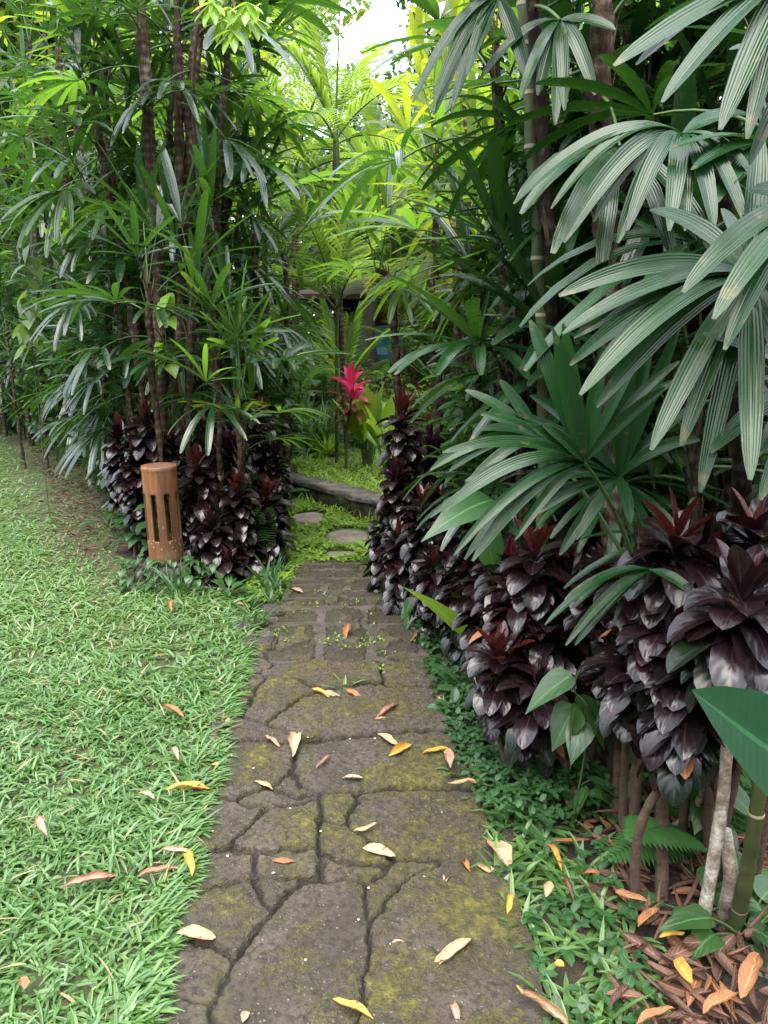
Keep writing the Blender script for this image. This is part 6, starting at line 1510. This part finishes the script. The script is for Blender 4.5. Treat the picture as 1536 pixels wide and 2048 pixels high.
# ---------------------------------------------------------------- single fallen leaves
FL = [ # px, py, length px, angle, kind, curl, label
 (905,1907,96,35,'dry_tan',1.3,"largest tan fallen leaf, curled, on the big front paving slab nearest the bed"),
 (797,1890,46,2,'dry_tan',.8,"small cream fallen leaf on the front paving slab, beside the largest tan leaf"),
 (702,2012,88,-26,'dry_yellow',1.2,"yellow ochre curled fallen leaf crossing the joint of the two front slabs"),
 (390,1862,76,-3,'dry_tan',.9,"flat tan fallen leaf at the lawn edge on the front paving"),
 (490,2030,22,70,'dry_pink',1.2,"tiny pinkish fallen leaf on the bottom of the middle front slab"),
 (910,2024,56,-75,'dry_pink',1.6,"pinkish fallen leaf pointing down on the front slab, bed side"),
 (1085,2006,132,-34,'dry_tan',2.4,"long tightly rolled orange tan leaf in the grass at the paving corner"),
 (956,2044,40,-30,'dry_rust',1.4,"dark rust fallen leaf beside the pinkish one at the front edge"),
 (756,1698,66,-12,'dry_tan',.8,"tan fallen leaf with a torn edge on the mossy slab in mid path"),
 (730,1655,50,14,'dry_tan',1.4,"slim tan fallen leaf just above the torn one on the paving"),
 (566,1721,42,6,'dry_rust',1.2,"slim orange fallen leaf lying in a paving joint"),
 (376,1572,88,4,'dry_yellow',1.3,"long yellow tan fallen leaf on the lawn edge by the paving"),
 (292,1586,30,-15,'dry_tan',1.0,"small pale fallen leaf on the lawn beside the long yellow tan one"),
 (83,1652,46,-60,'dry_pink',1.8,"rolled pink brown fallen leaf alone in the middle of the lawn"),
 (350,1700,62,-4,'dry_pink',1.6,"pink tan rolled leaf, upper one of the crossed pair at the lawn edge"),
 (377,1722,52,-72,'dry_yellow',1.3,"orange yellow leaf, lower one of the crossed pair at the lawn edge"),
 (315,1738,84,14,'dry_pink',1.8,"rolled brown pink leaf on the lawn just below the crossed pair"),
 (178,1756,112,16,'dry_pink',2.0,"longest rolled brown pink leaf lying on the open lawn"),
 (47,1963,26,-80,'dry_rust',1.0,"small rust red fallen leaf low on the lawn"),
 (348,1508,34,-60,'dry_pink',1.6,"folded pink orange leaf on the lawn near the first wide slab"),
 (343,1418,46,-26,'dry_rust',1.4,"orange brown rolled leaf on the upper lawn"),
 (452,1440,46,-52,'dry_pink',1.6,"pink brown rolled leaf where the lawn meets the paving"),
 (432,1528,22,-8,'dry_yellow',.8,"tiny yellow fallen leaf at the lawn edge"),
 (545,1478,32,-38,'dry_pink',1.4,"pink fallen leaf near the three way joint of the paving"),
 (589,1487,44,80,'dry_tan',1.2,"tan fallen leaf standing upright in the three way joint"),
 (648,1521,40,40,'dry_pink',1.8,"pink brown folded leaf on the wide middle slab"),
 (526,1567,40,-18,'dry_tan',1.0,"small tan leaf on the slab by the lawn, middle distance"),
 (702,1554,44,-2,'dry_tan',.8,"oval tan leaf lying flat on the wide middle slab"),
 (775,1421,52,32,'dry_pink',2.0,"rolled pink tan leaf, upper of the two on the brown slab"),
 (768,1437,52,0,'dry_tan',1.0,"flat tan leaf touching the rolled one on the brown slab"),
 (775,1477,46,-32,'dry_tan',.8,"tan leaf at the joint below the brown slab"),
 (800,1497,50,30,'dry_yellow',1.4,"bright yellow curled leaf on the moss patch"),
 (877,1499,68,8,'dry_yellow',1.2,"long bright yellow leaf at the clover edge of the moss patch"),
 (894,1519,46,-72,'dry_pink',1.4,"pink leaf hanging on the clover below the long yellow leaf"),
 (935,1564,84,0,'dry_tan',2.6,"rolled straight tan leaf like a stick on the clover"),
 (950,1538,34,-42,'dry_rust',1.0,"orange brown leaf in the clover above the stick like one"),
 (640,1384,38,-28,'dry_yellow',1.2,"yellow tan leaf at the foot of the squared blocks"),
 (661,1387,36,-8,'dry_pink',.9,"pink tan leaf lying next to the yellow tan one by the squared blocks"),
 (706,1384,34,-22,'dry_rust',.9,"orange pink leaf beside the grass sprout in the joint"),
 (694,1264,24,75,'dry_rust',1.0,"orange leaf standing on the middle squared block"),
 (876,1396,32,-65,'dry_tan',1.2,"tan leaf resting on weeds at the bed edge near the squared blocks"),
 (592,1178,26,-20,'dry_pink',1.2,"pink leaf on the far paving beside the bright ground cover"),
 (341,1213,28,-80,'dry_rust',1.6,"orange rolled leaf on the grass below the lamp stone"),
 (240,1161,26,-10,'dry_rust',1.2,"orange leaf on the lawn to the open side of the lamp stone"),
 (480,1206,14,0,'dry_rust',1.0,"tiny rust leaf at the lawn corner near the far paving"),
 (998,1708,78,-60,'dry_tan',.7,"large flat cream leaf leaning on the grass at the bed edge"),
 (976,1735,52,-24,'dry_tan',1.0,"tan leaf half under the large flat cream leaf"),
 (934,1730,28,-70,'dry_rust',1.6,"dark red brown curled leaf at the mossy slab corner"),
 (893,1753,16,60,'dry_tan',1.0,"tiny cream leaf on the slab below the mossy corner"),
 (1108,1712,62,-60,'dry_yellow',2.0,"orange tan rolled leaf standing in the bed grass"),
 (1136,1772,52,-66,'dry_brown',2.4,"dark brown rolled leaf continuing below the orange tan rolled one"),
 (1186,1743,44,0,'dry_rust',1.4,"orange leaf lying level in the bed grass"),
 (1097,1775,28,62,'dry_tan',1.2,"small pale tan leaf among the seedlings"),
 (1018,1806,36,80,'dry_yellow',1.0,"yellow spotted leaf at the paving edge in the bed grass"),
 (1366,1942,66,-58,'dry_yellow',.8,"clear yellow leaf on top of the brown litter"),
 (1262,1790,64,-14,'dry_rust',1.0,"orange brown leaf beside the green weeds at the litter edge"),
 (1296,1830,56,50,'dry_rust',1.0,"rust red cupped leaf in the litter near the straight brown stem"),
 (1342,1866,46,10,'dry_yellow',1.2,"light orange cupped leaf in front of the broad leaved seedling"),
 (1117,1925,20,-15,'dry_yellow',1.0,"tiny orange leaf deep in the bed grass"),
 (1440,2000,80,30,'dry_rust',1.2,"rust orange leaf on the litter at the bottom corner"),
 (1500,1950,90,70,'dry_rust',1.0,"tall rust leaf propped upright in the litter corner"),
 (1310,2030,80,20,'dry_rust',1.4,"rusty curled leaf at the front of the litter"),
 (1240,1985,60,45,'dry_brown',1.8,"dark brown rolled leaf between bed grass and litter"),
]
def fallen():
    rng = np.random.default_rng(123)
    for (px, py, ln, ang, key, curl, lab) in FL:
        on_grass = px < 430 or (px < 470 and py < 1300) or key and (px > 1000 and py > 1650)
        z = .055 if px < 430 else (.06 if on_grass or (px > 880 and 1500 < py < 1600) else .036)
        z = .075 if px > 1200 and py > 1700 else z
        c = gp(px, py, z + .006); a = R(ang); e1 = gp(px - math.cos(a) * ln / 2, py + math.sin(a) * ln / 2, z + .006); e2 = gp(px + math.cos(a) * ln / 2, py - math.sin(a) * ln / 2, z + .006)
        v = e2 - e1; L = np.linalg.norm(v); fl = 1.0
        if L > .20: fl = .20 / L
        L *= fl; d = v / np.linalg.norm(v); up = .1
        if abs(math.sin(a)) > .8: up = .45
        mb = MB(); dd = nrm(d + np.array([0, 0, up])); wid = min(max(.015, L * .19), .027) * (.75 + .25 * rng.random()) * (1.25 if curl < 1 else 1)
        leaves(mb, (0, 0, 0), dd, L * 1.05, wid, P_DRY, up * 2 + rng.uniform(-.1, .4), 0, 9, 0, rng.random(), roll=rng.uniform(-.35, .35), curl=curl)
        b = c - d * L / 2
        from mathutils import noise as mn
        V_ = mb.v[0]; sd = rng.uniform(0, 99)
        for q in range(len(V_)):
            V_[q] += np.array(mn.noise_vector(Vector(V_[q]) * 26 + Vector((sd, 0, 0)))) * .007 + np.array(mn.noise_vector(Vector(V_[q]) * 80 + Vector((0, sd, 0)))) * .0025
        o = mb.build("fallen_leaf", [M[key]], loc=(b[0], b[1], z)); tag(o, lab, "fallen leaf", "fallen leaves on the path, lawn and bed")
fallen()
